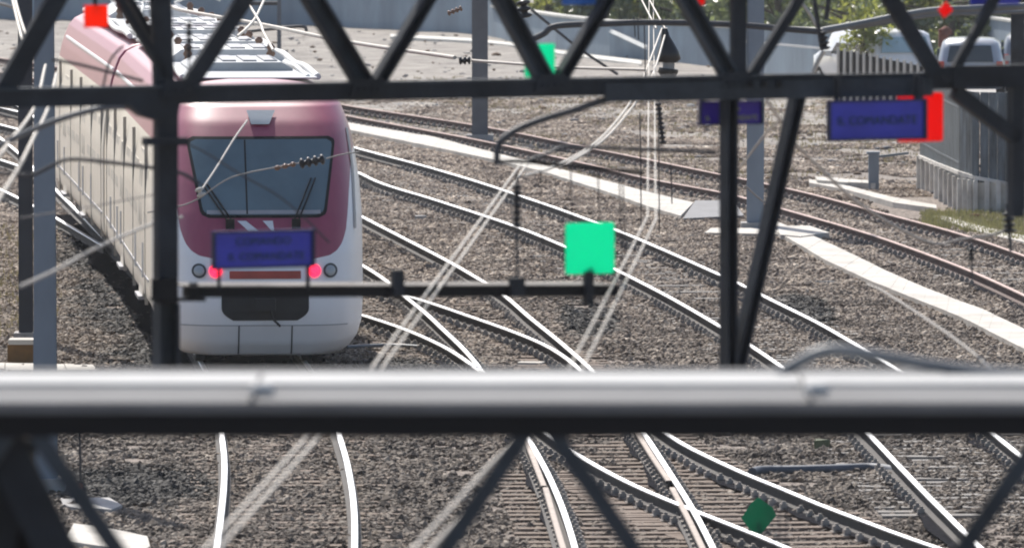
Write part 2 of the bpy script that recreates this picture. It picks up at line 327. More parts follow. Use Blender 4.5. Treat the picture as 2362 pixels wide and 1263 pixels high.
def stone_tile(k, size=2.0, count=1150):
    vs, fs, tone = [], [], []
    for i in range(count):
        r = RNG.gamma(6, .0042)+.011
        s = r*np.array([RNG.uniform(.8, 1.35), RNG.uniform(.8, 1.35), RNG.uniform(.55, 1.0)])
        v = ICO_V*(1+RNG.uniform(-.22, .22, (len(ICO_V), 1)))*s
        q = Matrix.Rotation(RNG.uniform(0, 6.3), 3, Vector(RNG.normal(size=3)).normalized())
        v = v @ np.array(q).T
        v += np.array([RNG.uniform(-size/2, size/2), RNG.uniform(-size/2, size/2), RNG.uniform(-.03, .012)])
        fs.append(ICO_F+len(ICO_V)*i); vs.append(v); tone += [min(1, max(0, RNG.beta(2.0, 2.6)+(0.45 if RNG.random() < .07 else 0)))]*len(ICO_V)
    me = bpy.data.meshes.new('stone_patch'); me.from_pydata(np.concatenate(vs).tolist(), [], np.concatenate(fs).tolist())
    me.materials.append(M['stone']); at = me.attributes.new('tone', 'FLOAT', 'POINT'); at.data.foreach_set('value', tone)
    return bpy.data.objects.new('stone_patch', me)
T7X = [700, 793, 1089, 1213, 1366, 1533, 1652, 1807, 2006, 2225, 2362, 2600]; T7V = [222, 242, 286, 309, 342, 375, 399, 431, 483, 540, 588, 690]
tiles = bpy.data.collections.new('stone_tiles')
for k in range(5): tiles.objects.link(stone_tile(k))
pts = []
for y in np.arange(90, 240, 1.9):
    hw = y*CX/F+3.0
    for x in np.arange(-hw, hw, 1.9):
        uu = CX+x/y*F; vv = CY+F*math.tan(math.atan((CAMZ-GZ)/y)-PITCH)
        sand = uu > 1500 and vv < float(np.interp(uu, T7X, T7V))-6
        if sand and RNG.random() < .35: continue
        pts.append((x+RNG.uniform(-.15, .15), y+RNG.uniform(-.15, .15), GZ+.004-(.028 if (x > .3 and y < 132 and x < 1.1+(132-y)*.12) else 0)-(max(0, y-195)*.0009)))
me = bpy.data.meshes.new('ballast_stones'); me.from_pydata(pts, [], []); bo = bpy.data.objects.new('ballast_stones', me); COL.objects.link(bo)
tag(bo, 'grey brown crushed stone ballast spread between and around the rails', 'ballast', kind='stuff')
ng = bpy.data.node_groups.new('scatter', 'GeometryNodeTree')
ng.interface.new_socket('Geometry', in_out='INPUT', socket_type='NodeSocketGeometry'); ng.interface.new_socket('Geometry', in_out='OUTPUT', socket_type='NodeSocketGeometry')
gi, go = ng.nodes.new('NodeGroupInput'), ng.nodes.new('NodeGroupOutput')
ci = ng.nodes.new('GeometryNodeCollectionInfo'); ci.inputs['Collection'].default_value = tiles; ci.inputs['Separate Children'].default_value = True; ci.inputs['Reset Children'].default_value = True
iop = ng.nodes.new('GeometryNodeInstanceOnPoints'); iop.inputs['Pick Instance'].default_value = True
ri = ng.nodes.new('FunctionNodeRandomValue'); ri.data_type = 'INT'; ri.inputs[4].default_value = 0; ri.inputs[5].default_value = 4
rr = ng.nodes.new('FunctionNodeRandomValue'); rr.data_type = 'FLOAT_VECTOR'; rr.inputs[1].default_value = (0, 0, 6.283)
ng.links.new(gi.outputs[0], iop.inputs['Points']); ng.links.new(ci.outputs[0], iop.inputs['Instance']); ng.links.new(ri.outputs[2], iop.inputs['Instance Index'])
ng.links.new(rr.outputs[0], iop.inputs['Rotation']); ng.links.new(iop.outputs[0], go.inputs[0])
md = bo.modifiers.new('scatter', 'NODES'); md.node_group = ng
# ------------------------------------------------------------------ tracks
PROF = [(-.036, -.010), (-.027, 0), (.027, 0), (.036, -.010), (.036, -.032), (.013, -.046), (.013, -.128), (.075, -.146), (.075, -.160), (-.075, -.160), (-.075, -.146), (-.013, -.128), (-.013, -.046), (-.036, -.032)]
def xfun(px, ext0=0, ext1=0):
    w = [P(u, v) for u, v in px]; w.sort(key=lambda a: a.y)
    y = np.array([a.y for a in w]); x = np.array([a.x for a in w])
    def f(t):
        t = np.asarray(t, float); r = np.interp(t, y, x)
        s0 = (x[1]-x[0])/(y[1]-y[0]); s1 = (x[-1]-x[-2])/(y[-1]-y[-2])
        r = np.where(t < y[0], x[0]+(t-y[0])*s0, r); return np.where(t > y[-1], x[-1]+(t-y[-1])*s1, r)
    return f, y[0], y[-1]
def smooth_x(f, y0, y1, win=3.0, step=1.2):
    t = np.arange(y0, y1+step, step); k = np.linspace(-win, win, 9)
    return t, np.mean([f(t+d) for d in k], 0)
def rail_mesh(mb, t, x, prof=PROF, dz=0.0):
    n = len(t); k = len(prof); vs = []
    for i in range(n):
        a = Vector((x[min(i+1, n-1)]-x[max(i-1, 0)], t[min(i+1, n-1)]-t[max(i-1, 0)], 0)).normalized(); s = Vector((a.y, -a.x, 0))
        vs += [Vector((x[i], t[i], dz))+s*p[0]+Vector((0, 0, p[1])) for p in prof]
    top = {0, 1, 2}
    for j in range(k):
        j2 = (j+1) % k
        o = len(mb.v)
        mb.v += [tuple(v) for i in range(n) for v in (vs[i*k+j], vs[i*k+j2])]
        fs = [(o+2*i, o+2*i+1, o+2*i+3, o+2*i+2) for i in range(n-1)]
        mb.f += fs; mb.m += [0 if j in top else 1]*len(fs); mb.smooth += [False]*len(fs)
    mb.add(vs[:k], [tuple(range(k))], 1); mb.add(vs[-k:], [tuple(range(k))], 1)
SLP = {}
def sleeper_mesh(kind, gauge):
    key = (kind, round(gauge, 1))
    if key in SLP: return SLP[key]
    mb = MB(); L_ = gauge+1.15
    w, h = (.24, .12) if kind != 'concrete' else (.27, .13)
    top = -.172
    mb.box((0, 0, top-h/2), (L_, w, h), 0)
    for s in (-1, 1) if kind != 'plain' else ():
        c = s*gauge/2
        mb.box((c, 0, top+.006), (.36, .17, .014), 1)
        for q in (-1, 1):
            mb.box((c+q*.125, 0, top+.042), (.08, .075, .06), 1)
            mb.box((c+q*.12, 0, top+.080), (.04, .045, .035), 1)
    me = mb.build('sleeper', [M['wood'] if kind != 'concrete' else M['conc_sleeper'], M['clip']])
    d = me.data; bpy.data.objects.remove(me); SLP[key] = d; return d
TR = {}
def track(name, left, right, label, rust=False, sleepers='wood', srange=None, dz=0.0, checks=(), step=0.6, yr=None):
    fl, a0, a1 = xfun(left) if not callable(left) else (left, *yr)
    fr, b0, b1 = xfun(right) if not callable(right) else (right, *yr)
    y0, y1 = max(min(a0, b0), 84), max(a1, b1)
    root = empty('railway_track', (float(fl(y0)+fr(y0))/2, y0, GZ), label, 'railway track', 'railway tracks across the yard')
    mats = [M['rail_top_rust'], M['rail_side_rust']] if rust else [M['rail_top'], M['rail_side']]
    for f, q0, q1 in ((fl, a0, a1), (fr, b0, b1)):
        t, x = smooth_x(f, max(q0, 84), q1); mb = MB(); rail_mesh(mb, t, x, dz=dz); mb.build('rail', mats, root)
    if sleepers != 'plain':  # dark strip along each rail paints in the gap's shade and oil
        for f, q0, q1 in ((fl, a0, a1), (fr, b0, b1)):
            t, x = smooth_x(f, max(q0, 86), q1); mb = MB(); n_ = len(t); wv = [.20+.05*math.sin(3.1*k)+.04*math.sin(7.7*k+1) for k in range(n_)]
            mb.add([(x[k]-wv[k], t[k], -.158+dz*.3) for k in range(n_)]+[(x[k]+wv[k]*.8, t[k], -.158+dz*.3) for k in range(n_)], [(k, k+1, n_+k+1, n_+k) for k in range(n_-1)]); mb.build('rail_shade_strip', M['rail_gap'], root)
    for px in checks:
        f, q0, q1 = xfun(px); t, x = smooth_x(f, q0, q1, 1.0); mb = MB(); rail_mesh(mb, t, x, dz=dz-.004); o = mb.build('check_rail', [M['check'], M['rail_side']], root)
    s0, s1 = srange or (max(a0, b0), min(a1, b1))
    yy = np.arange(s0, s1, step); rest = MB()
    for i, y in enumerate(yy):
        l, r = float(fl(y)), float(fr(y)); g_ = min(2.2, max(1.2, r-l)); cxm = (l+r)/2
        ang = math.atan2(float(fl(y+1)+fr(y+1)-fl(y-1)-fr(y-1))/2, 2.0)
        me = sleeper_mesh(sleepers, g_*math.cos(ang)); jz = random.uniform(-.012, .0)+dz*.5; ja = random.uniform(-.012, .012)
        if i < 100:
            o = bpy.data.objects.new('sleeper', me); COL.objects.link(o); o.parent = root; o.matrix_parent_inverse = MW(root).inverted()
            o.location = (cxm, y+random.uniform(-.03, .03), jz); o.rotation_euler = (0, 0, -ang+ja)
        else:
            R = Matrix.Translation((cxm, y, jz)) @ Matrix.Rotation(-ang+ja, 4, 'Z')
            off = len(rest.v); rest.v += [tuple(R @ v.co) for v in me.vertices]
            rest.f += [tuple(off+k for k in p.vertices) for p in me.polygons]; rest.m += [p.material_index for p in me.polygons]; rest.smooth += [False]*len(me.polygons)
    if rest.v:
        o = rest.build('distant_sleepers', [M['wood'] if sleepers != 'concrete' else M['conc_sleeper'], M['clip']], root); o['kind'] = 'stuff'
    TR[label] = (fl, fr); return root
# path of the train (centre line) used for its own track too
TPATH = [(-1.95, 84), (-2.41, 96.8), (-2.94, 114.2), (-3.42, 124.3), (-4.25, 136), (-5.22, 147.7), (-6.1, 157), (-7.08, 167.5), (-10.2, 200), (-13.6, 232)]
def cen(t): a = np.array(TPATH); return np.interp(t, a[:, 1], a[:, 0])
T1L = [(500, 1263), (514, 1156), (519, 1090), (518, 1036), (507, 984)]; T1R = [(818, 1263), (819, 1173), (809, 1104), (795, 1036), (775, 984)]
f1l, _, _ = xfun(T1L); f1r, _, _ = xfun(T1R)
def t1l(t): t = np.asarray(t, float); w = np.clip((t-113)/8, 0, 1); return f1l(np.minimum(t, 115))*(1-w)+(cen(t)-.735)*w
def t1r(t): t = np.asarray(t, float); w = np.clip((t-113)/8, 0, 1); return f1r(np.minimum(t, 115))*(1-w)+(cen(t)+.735)*w
track('t', t1l, t1r, 'curving track under and in front of the red and white train', yr=(90, 232), sleepers='plain')
T2L = [(800, 590), (833, 608), (900, 650), (928, 680), (977, 714), (1028, 765), (1071, 802), (1099, 837), (1136, 885), (1220, 1012), (1255, 1070), (1282, 1128), (1310, 1200), (1327, 1263)]
T2R = [(780, 470), (832, 497), (1042, 605), (1130, 657), (1171, 683), (1213, 725), (1270, 768), (1327, 817), (1370, 854), (1396, 885), (1478, 984), (1529, 1063), (1574, 1132), (1598, 1169), (1622, 1214), (1646, 1263)]
t_ = np.arange(119.5, 174, .25); n_ = len(t_); x_ = cen(t_); wl = 1.22+.05*np.sin(t_*1.1)+RNG.uniform(-.05, .05, n_); mb = MB()
mb.add([(x_[k]-wl[k], t_[k], -.142) for k in range(n_)]+[(x_[k]-.77, t_[k], -.142) for k in range(n_)], [(k, k+1, n_+k+1, n_+k) for k in range(n_-1)])
mb.add([(x_[k]-.70, t_[k], -.142) for k in range(n_)]+[(x_[k]+.70, t_[k], -.142) for k in range(n_)], [(k, k+1, n_+k+1, n_+k) for k in range(n_-1)])
mb.add([(x_[k]+.77, t_[k], -.142) for k in range(n_)]+[(x_[k]+wl[k], t_[k], -.142) for k in range(n_)], [(k, k+1, n_+k+1, n_+k) for k in range(n_-1)])
M['under_shade'] = mat('painted_under_shade', (0.009, 0.009, 0.011), 1.0, 0, 0.4, 7, spec=0.0)  # flat black sheet paints in the shade under the train
tag(mb.build('under_train_shade', M['under_shade']), kind='structure')
track('t', T2L, T2R, 'track beside the train that widens into the two points in the centre foreground',
      checks=([(1221, 1030), (1240, 1080), (1255, 1118)], [(1263, 1138), (1278, 1190), (1300, 1263)], [(1474, 1001), (1508, 1055), (1543, 1106)], [(1556, 1132), (1590, 1196), (1622, 1263)]))
T3L = [(770, 706), (837, 723), (885, 738), (942, 760), (999, 782), (1042, 805), (1085, 834), (1128, 872)]
T3R = [(850, 655), (925, 675), (965, 686), (1017, 704), (1085, 728), (1142, 748), (1213, 771), (1285, 805), (1313, 825), (1345, 857), (1380, 893)]
track('t', T3L, T3R, 'short curved turnout track joining from beside the train nose', dz=-.006, srange=(125.5, 146))
T4L = [(1165, 920), (1245, 988), (1313, 1032), (1337, 1053), (1423, 1097), (1502, 1135), (1574, 1169), (1622, 1180), (1738, 1224), (1800, 1252), (1850, 1275)]
T4R = [(1420, 905), (1515, 984), (1577, 1025), (1663, 1067), (1731, 1091), (1800, 1128), (1882, 1152), (1985, 1200), (2071, 1228), (2173, 1263)]
track('t', T4L, T4R, 'diverging track that crosses the foreground towards the lower right with bright rails', dz=-.005)
T5R = [(760, 322), (833, 344), (966, 378), (1109, 420), (1195, 449), (1300, 484), (1385, 517), (1421, 528), (1559, 587), (1653, 629), (1723, 660), (1800, 702), (1866, 730), (1971, 791), (2058, 842), (2122, 883), (2280, 988), (2310, 1012), (2362, 1056), (2480, 1150)]
T5L = [(760, 372), (833, 398), (879, 425), (948, 442), (1088, 487), (1192, 521), (1304, 567), (1416, 618), (1548, 685), (1653, 746), (1723, 789), (1806, 845), (1992, 984), (2029, 1024), (2070, 1069), (2122, 1121), (2173, 1176), (2225, 1221), (2256, 1255), (2290, 1290)]
track('t', T5L, T5R, 'long straight track right of centre, between the crossing tracks and the white walkway strip', sleepers='concrete')
T7U = [(700, 222), (793, 242), (1089, 286), (1213, 309), (1366, 342), (1433, 354), (1533, 375), (1652, 399), (1807, 431), (1901, 453), (2006, 483), (2110, 509), (2225, 540), (2362, 588), (2480, 632)]
T7D = [(700, 246), (800, 266), (1089, 319), (1200, 342), (1320, 369), (1531, 420), (1660, 439), (1793, 477), (1877, 501), (1988, 532), (2110, 574), (2250, 627), (2362, 679), (2480, 735)]
track('t', T7D, T7U, 'rusty far track beyond the white walkway strip, nearest the fence', rust=True, sleepers='concrete')
L3 = [(-60, 349), (0, 366), (45, 382), (138, 413), (230, 446)]; L4 = [(-60, 412), (0, 434), (45, 456), (124, 498), (164, 521), (240, 566)]
track('t', L4, L3, 'track at the left edge that runs in behind the train', sleepers='concrete', dz=-.004)
L1 = [(-60, 232), (0, 246), (43, 257), (136, 281), (250, 312)]; L2 = [(-60, 271), (0, 286), (43, 298), (136, 321), (250, 352)]
track('t', L2, L1, 'farthest left track behind the grey pole and the train', sleepers='concrete')
def plain_rails(px1, px2, label):
    track('t', px2, px1, label, sleepers='concrete', rust=True)
plain_rails([(-40, 128), (0, 133), (60, 142), (140, 155), (240, 172)], [(-40, 160), (0, 166), (60, 176), (140, 192), (240, 214)], 'rusty track in the left distance, crossing behind the upper end of the train')
# ------------------------------------------------------------------ white walkway strip (cable trough)
def strip(name, up, lo, h, m, label, cat, n=60, joint=None):
    a = lerp_poly([P(u, v, GZ) for u, v in up], n); b = lerp_poly([P(u, v, GZ) for u, v in lo], n); mb = MB()
    for i in range(n-1):
        q = [b[i], b[i+1], a[i+1], a[i]]
        sh = .005 if joint else 0.0
        if joint:
            d = (b[i+1]-b[i]).normalized()*sh; q = [b[i]+d, b[i+1]-d, a[i+1]-d, a[i]+d]
        hz = h+(random.uniform(-.003, .003) if joint else 0)
        mb.prism([Vector((p.x, p.y, GZ-.05)) for p in q], (0, 0, hz+.05))
    return tag(mb.build(name, m), label, cat)
def lerp_poly(p, n):
    d = [0]
    for i in range(1, len(p)): d.append(d[-1]+(p[i]-p[i-1]).length)
    d = np.array(d)/d[-1]; T = np.linspace(0, 1, n)
    return [Vector([float(np.interp(t, d, [q[k] for q in p])) for k in range(3)]) for t in T]
strip('cable_trough', [(740, 278), (815, 294), (1000, 325), (1140, 362), (1260, 392), (1400, 428), (1500, 455), (1600, 478)],
      [(740, 294), (815, 311), (930, 334), (1130, 376), (1250, 405), (1400, 453), (1500, 489), (1570, 509)], .10, M['conc_white'], 'long white concrete walkway strip from the train to the dark sloping plate', 'walkway', 70, True)
strip('cable_trough', [(1786, 520), (1835, 540), (1890, 562), (1957, 594), (2055, 642), (2145, 681), (2267, 727), (2362, 772), (2480, 830)],
      [(1776, 538), (1814, 559), (1860, 586), (1901, 611), (2006, 660), (2110, 702), (2215, 744), (2362, 819), (2480, 878)], .10, M['conc_white'], 'bright white concrete walkway strip running off the right edge', 'walkway', 34, True)
def slab(name, poly, h, m, label, cat, z=GZ, bev=0):
    mb = MB(); mb.prism([P(u, v, z) for u, v in poly], (0, 0, h)); return tag(mb.build(name, m), label, cat)
# sloping dark plate: a ramp
mb = MB(); q = [P(1575, 512, GZ), P(1716, 505, GZ), P(1690, 470, GZ+.05), P(1604, 470, GZ+.05)]
mb.prism(q, (0, 0, .07)); tag(mb.build('cable_plate', M['conc_dark']), 'dark grey sloping cover plate at the end of the white strip', 'cover plate')
slab('concrete_slab', [(1625, 545), (1830, 549), (1850, 540), (1822, 534), (1640, 534)], .07, M['conc_white'], 'thin pale slab lying in front of the grey pole base', 'slab')
slab('concrete_slab', [(1800, 556), (1846, 560), (1913, 551), (1868, 535), (1790, 535)], .12, M['conc_white'], 'white pointed slab overlapping the start of the right walkway strip', 'slab')
# ------------------------------------------------------------------ small ground things
def rubble(name, u, v, w, h, m, label, cat='rubble', rot=None, d=None):
    p = P(u, v, GZ); s = p.y/F; W_, H_ = w*s, h*s; mb = MB(); o = p.copy()
    bmx = bmesh.new(); bmesh.ops.create_cube(bmx, size=1); bmesh.ops.bevel(bmx, geom=bmx.edges[:], offset=.08, segments=1, affect='EDGES')
    vs = [Vector((x.co.x*W_*(1+random.uniform(-.12, .12)), x.co.y*(d or W_*.8), x.co.z*H_*(1+random.uniform(-.15, .15)))) for x in bmx.verts]
    R = Matrix.Rotation(random.uniform(-.4, .4) if rot is None else rot, 3, 'Z'); bmx.verts.index_update()
    mb.add([p+R @ x+Vector((0, 0, H_*.42)) for x in vs], [tuple(q.index for q in f.verts) for f in bmx.faces]); bmx.free()
    return tag(mb.build(name, m), label, cat)
rubble('concrete_block', 971, 508, 26, 13, M['conc'], 'small grey block lying in the ballast right of the train')
rubble('concrete_block', 892, 292, 13, 15, M['conc_white'], 'small white lump on the far rusty track above the train corner')
rubble('junction_box', 1896, 1035, 36, 24, M['olive'], 'small olive green box in the ballast under the pale beam', 'box', 0)
rubble('concrete_block', 2130, 1000, 78, 8, M['conc_white'], 'flat pale plate between the right rails under the pale beam', 'plate', 0)
rubble('concrete_block', 1894, 653, 62, 6, M['conc'], 'thin pale stick lying left of the white walkway', 'stick', 0, .08)
rubble('concrete_block', 1225, 842, 60, 9, M['conc_white'], 'white chalky lump between the point rails above the pale beam', 'rubble')
for i, (u, v, w, h, t) in enumerate([(2250, 505, 22, 12, 'rusty red can below the corner of the ribbed wall'), (2168, 507, 26, 9, 'white flat stone on the grass below the ribbed wall')]):
    rubble('debris', u, v, w, h, M['rust'] if i == 0 else M['conc_white'], t, 'debris')
strip('concrete_curb', [(1866, 424), (1960, 440), (2060, 466), (2160, 484)], [(1866, 432), (1960, 450), (2060, 478), (2160, 492)], .10, M['conc_white'], 'pale broken concrete edge beside the far rusty track', 'edging', 14, True)
strip('concrete_curb', [(1880, 425), (1930, 428), (2010, 434)], [(1885, 433), (1935, 437), (2020, 441)], .16, M['conc_white'], 'short pale concrete edge at the foot of the little grey post', 'edging', 6, True)
strip('concrete_curb', [(2180, 505), (2240, 522), (2320, 542), (2420, 560)], [(2170, 512), (2235, 534), (2320, 556), (2420, 578)], .06, M['conc_white'], 'pale sandy edge between grass and far rail at right', 'edging', 10)
strip('concrete_curb', [(-60, 845), (60, 846), (215, 850)], [(-60, 862), (60, 862), (225, 862)], .06, M['conc_white'], 'white slab edge at lower left behind the pale beam', 'edging', 5, True)
strip('concrete_curb', [(170, 1222), (250, 1232), (340, 1252)], [(150, 1262), (240, 1276), (350, 1290)], .08, M['conc_white'], 'cream board lying at the bottom left by the dark brace', 'board', 4)
# ochre box with pale lid at the left
p = P(48, 842, GZ); s = p.y/F
r = empty('equipment_box', p, 'ochre box with a pale lid beside the left poles', 'box')
mb = MB(); mb.box((p.x, p.y+.2, GZ+.15), (62*s, .4, .30)); mb.build('body', M['ochre'], r)
mb = MB(); mb.box((p.x+.03, p.y+.2, GZ+.335), (66*s, .5, .07)); mb.build('lid', M['conc_white'], r)
# dwarf signal with slab
p = P(186, 1168, GZ); r = empty('dwarf_signal', p, 'small dark dwarf signal on a thin stem at lower left', 'signal')
mb = MB(); mb.tube([p, p+Vector((0, 0, .22)), p+Vector((0, 0, .24)), p+Vector((0, 0, .30))], [.075, .07, .05, .03], 10); mb.build('housing', M['black'], r)
mb = MB(); mb.tube([p+Vector((0, 0, .30)), p+Vector((-.01, 0, .86))], .014, 6); mb.build('stem', M['wire_dark'], r)
mb = MB(); mb.tube([p+Vector((0, -.06, .25)), p+Vector((0, -.085, .25))], .035, 10); mb.build('lens', M['rust'], r)
slab('concrete_slab', [(212, 1182), (258, 1186), (282, 1176), (252, 1158), (205, 1158)], .06, M['conc'], 'small pale slab beside the dwarf signal', 'slab')
slab('concrete_slab', [(146, 1174), (186, 1182), (196, 1170), (170, 1156), (140, 1158)], .05, M['conc'], 'small grey slab under the dwarf signal', 'slab')
# black cable across between rails
pts = smooth_poly([P(u, v, GZ+.05) for u, v in ((1735, 1088), (1760, 1084), (1850, 1083), (1950, 1080), (2010, 1078), (2060, 1084), (2085, 1092))], 30)
mb = MB(); mb.tube(pts, .06, 8); tag(mb.build('ground_cable', M['pole_dark']), 'thick dark pipe lying across the ballast between two right rails', 'pipe')
pts = smooth_poly([P(u, v, GZ+.05) for u, v in ((800, 800), (900, 796), (1015, 803))], 12)
mb = MB(); mb.tube(pts, .03, 8); tag(mb.build('ground_cable', M['tube']), 'thin grey pipe lying on the ballast right of the train nose', 'pipe')
# little post at right
p = P(2015, 440, GZ); s = p.y/F; mb = MB(); mb.box((p.x, p.y, GZ+.38), (24*s, .18, .76)); mb.box((p.x-.01, p.y, GZ+.775), (30*s, .24, .05)); mb.bar((p.x+.1, p.y, GZ+.70), (p.x+.75, p.y+1.2, GZ+.72), .05, .04)
tag(mb.build('marker_post', M['pole']), 'short grey post with a slanting arm below the large blue sign', 'post')
# ------------------------------------------------------------------ poles
def hpole(u, v, w_px, h, m, label, m2=None, depth=.26, taper=1.0, group='catenary poles'):
    p = P(u, v, GZ); s = p.y/F; w = w_px*s; mb = MB()
    r = empty('catenary_pole', p, label, 'pole', group)
    for k in (-1, 1):
        mb.prism([(p.x-w/2, p.y+k*depth/2-.012, GZ), (p.x+w/2, p.y+k*depth/2-.012, GZ), (p.x+w/2*taper, p.y+k*depth/2-.012, GZ+h), (p.x-w/2*taper, p.y+k*depth/2-.012, GZ+h)], (0, .024, 0))
    mb.box((p.x, p.y, GZ+h/2), (.014, depth-.03, h)); mb.build('shaft', m, r)
    b = MB(); b.box((p.x, p.y, GZ+.05), (w*1.7, depth*1.9, .22)); b.build('footing', M['conc'], r)
    return r
hpole(1107, 326, 37, 7.6, M['pole_dark'], 'dark grey steel pole standing by the far rusty track in the centre')
hpole(1742, 532, 39, 7.6, M['pole'], 'pale grey pole with the dark plate at its foot, right of centre')
hpole(105, 1132, 55, 7.0, M['pole'], 'broad blue grey pole in front at the left edge', taper=.74)
hpole(60, 790, 31, 7.3, M['pole_shaded'], 'narrow shade-dark pole just left of the broad blue grey one')
hpole(2346, 500, 30, 7.3, M['gantry'], 'black pole at the right edge in front of the grey slatted fence')
hpole(644, 142, 9, 7.0, M['pole_dark'], 'thin dark distant pole behind the train roof')
b = P(1737, 515, GZ); mb = MB(); mb.tube([(b.x-.05, b.y-.3, GZ+.16), (b.x+.2, b.y-.3, GZ+.16)], .14, 10); tag(mb.build('cable_drum', M['conc_dark']), 'dark round lump against the foot of the pale grey pole', 'drum')
# ------------------------------------------------------------------ truss gantry (second plane)
A_, B_ = D(0, 228, 56.2), D(2362, 182, 59.9)
GN = Vector((-(B_.y-A_.y), (B_.x-A_.x), 0)).normalized()
def G(u, v, off=0.0):
    d = ray(u, v); return CAM+d*(((A_-CAM).dot(GN)+off)/d.dot(GN))
GS = 58.0/F
gr = empty('truss_gantry', G(1181, 205), 'dark steel truss gantry with hanging posts spanning the whole picture', 'gantry')
def ext(u, v, u2, v2, t): return (u+(u2-u)*t, v+(v2-v)*t)
zc = A_.z; ax = (B_-A_).normalized()
lo0, lo1 = A_-ax*6, B_+ax*7; UPZ = 1.75
for kk, off in ((0, 0.0), (1, .9)):
    o = GN*off; mb = MB()
    if kk == 0:
        mb.bar(lo0+o, lo1+o, 40*GS, .09, GN, 0)
        mb.bar(lo0+o+Vector((0, 0, 22*GS)), G(1890, 172)+o+Vector((0, 0, 0)), 7*GS, .12, GN, 1)
        mb.build('bottom_chord', [M['gantry'], M['gantry_light']], gr)
        mb = MB(); mb.bar(G(2190, 178, -.03), G(2480, 172, -.03), 54*GS, .10, GN); mb.build('chord_splice', M['gantry'], gr)
        mb = MB(); mb.bar(G(1395, 214, -.055), G(2150, 200, -.055), 44*GS, .02, GN)
        for u in (1730, 1763, 1797): mb.box(G(u, 194, -.075), (15*GS, .03, 14*GS), 1)
        mb.build('chord_plate', [M['gantry_light'], M['black']], gr)
        for u, v in ((850, 205), (415, 208), (1275, 196), (1700, 190), (2170, 178)):
            b = MB(); c = G(u, v, -.065); b.prism([c+ax*x*GS+Vector((0, 0, z*GS)) for x, z in ((-48, -16), (48, -16), (38, 24), (-38, 24))], GN*.015)
            for x in (-26, -9, 9, 26): b.tube([c+ax*x*GS-GN*.012, c+ax*x*GS+GN*.0], .012, 6)
            b.build('gusset', M['gantry'], gr)
    mb = MB(); mb.bar(lo0+o+Vector((0, 0, UPZ)), lo1+o+Vector((0, 0, UPZ)), .12, .09, GN); mb.build('top_chord', M['gantry'], gr)
def diag(u, v, u2, v2, w, style='U', m='gantry', off=0.0, name='diagonal'):
    p, q = G(u, v, off), G(u2, v2, off); a = (q-p); q = p+a*((zc+UPZ-p.z)/a.z)
    mb = MB()
    if style == 'U': mb.channel(p, q, w*GS, .07, GN, 0, 1)
    else: mb.bar(p, q, w*GS, .05, GN, 0)
    return mb.build(name, [M[m], M['gantry_light']], gr)
diag(8, 212, 128, 0, 46, 'B'); diag(400, 205, 275, 0, 17, 'B'); diag(392, 160, 300, 0, 15, 'B', 'gantry', .12)
diag(430, 205, 562, 0, 38, 'B'); diag(846, 205, 722, 0, 46, 'U'); diag(862, 205, 985, 0, 30, 'U')
diag(1262, 195, 1158, 0, 42, 'U', 'gantry_light'); diag(1284, 195, 1400, 0, 28, 'U'); diag(1688, 185, 1582, 0, 40, 'U', 'gantry_light')
diag(1726, 185, 1842, 0, 24, 'B'); diag(2158, 170, 2054, 0, 38, 'B'); diag(2196, 170, 2292, 0, 22, 'B')
for i, (u, w) in enumerate(((378, 48), (1703, 38))): diag(u, 215, u-8 if i == 0 else u, 0, w, 'B', name='vertical')
# hanging posts
def hang(pts, w, name, style='U', m='gantry', off=0.0):
    mb = MB()
    for (u, v), (u2, v2) in zip(pts, pts[1:]):
        p, q = G(u, v, off), G(u2, v2, off)
        if style == 'U': mb.channel(p, q, w*GS, .09, GN, 0, 1)
        else: mb.bar(p, q, w*GS, .08, GN, 0)
    return mb.build(name, [M[m], M['gantry_light']], gr)
hang([(382, 235), (382, 700)], 50, 'hanging_post', 'B'); hang([(383, 700), (383, 925)], 52, 'hanging_post', 'U', 'gantry_light')
hang([(1681, 200), (1681, 915)], 30, 'hanging_post', 'U'); hang([(1845, 196), (1692, 880)], 28, 'hanging_post', 'U')
hang([(2342, 185), (2342, 500)], 30, 'hanging_post', 'B'); hang([(2200, 210), (2345, 320)], 34, 'knee_brace', 'B')
mb = MB(); mb.prism([G(u, v, -.05) for u, v in ((290, 236), (416, 236), (410, 275), (372, 280), (330, 268))], GN*.1); mb.build('knee_brace', M['gantry'], gr)
mb = MB(); mb.bar(G(332, 326, -.06), G(430, 326, -.06), 18*GS, .06, GN, 0); mb.build('collar', M['gantry'], gr)
mb = MB(); mb.bar(G(350, 690, -.06), G(470, 690, -.06), 8*GS, .06, GN, 0); mb.box(G(380, 668, -.07), (60*GS, .05, 50*GS)); mb.box(G(446, 672, -.07), (20*GS, .06, 40*GS)); mb.build('collar', M['black'], gr)
# end legs far outside the frame, down to the ground
for e in (lo0, lo1):
    mb = MB()
    for o in (0, .9): mb.bar(Vector((e.x, e.y, GZ))+GN*o, Vector((e.x, e.y, zc+UPZ))+GN*o, .25, .25, GN)
    mb.build('leg', M['gantry'], gr)
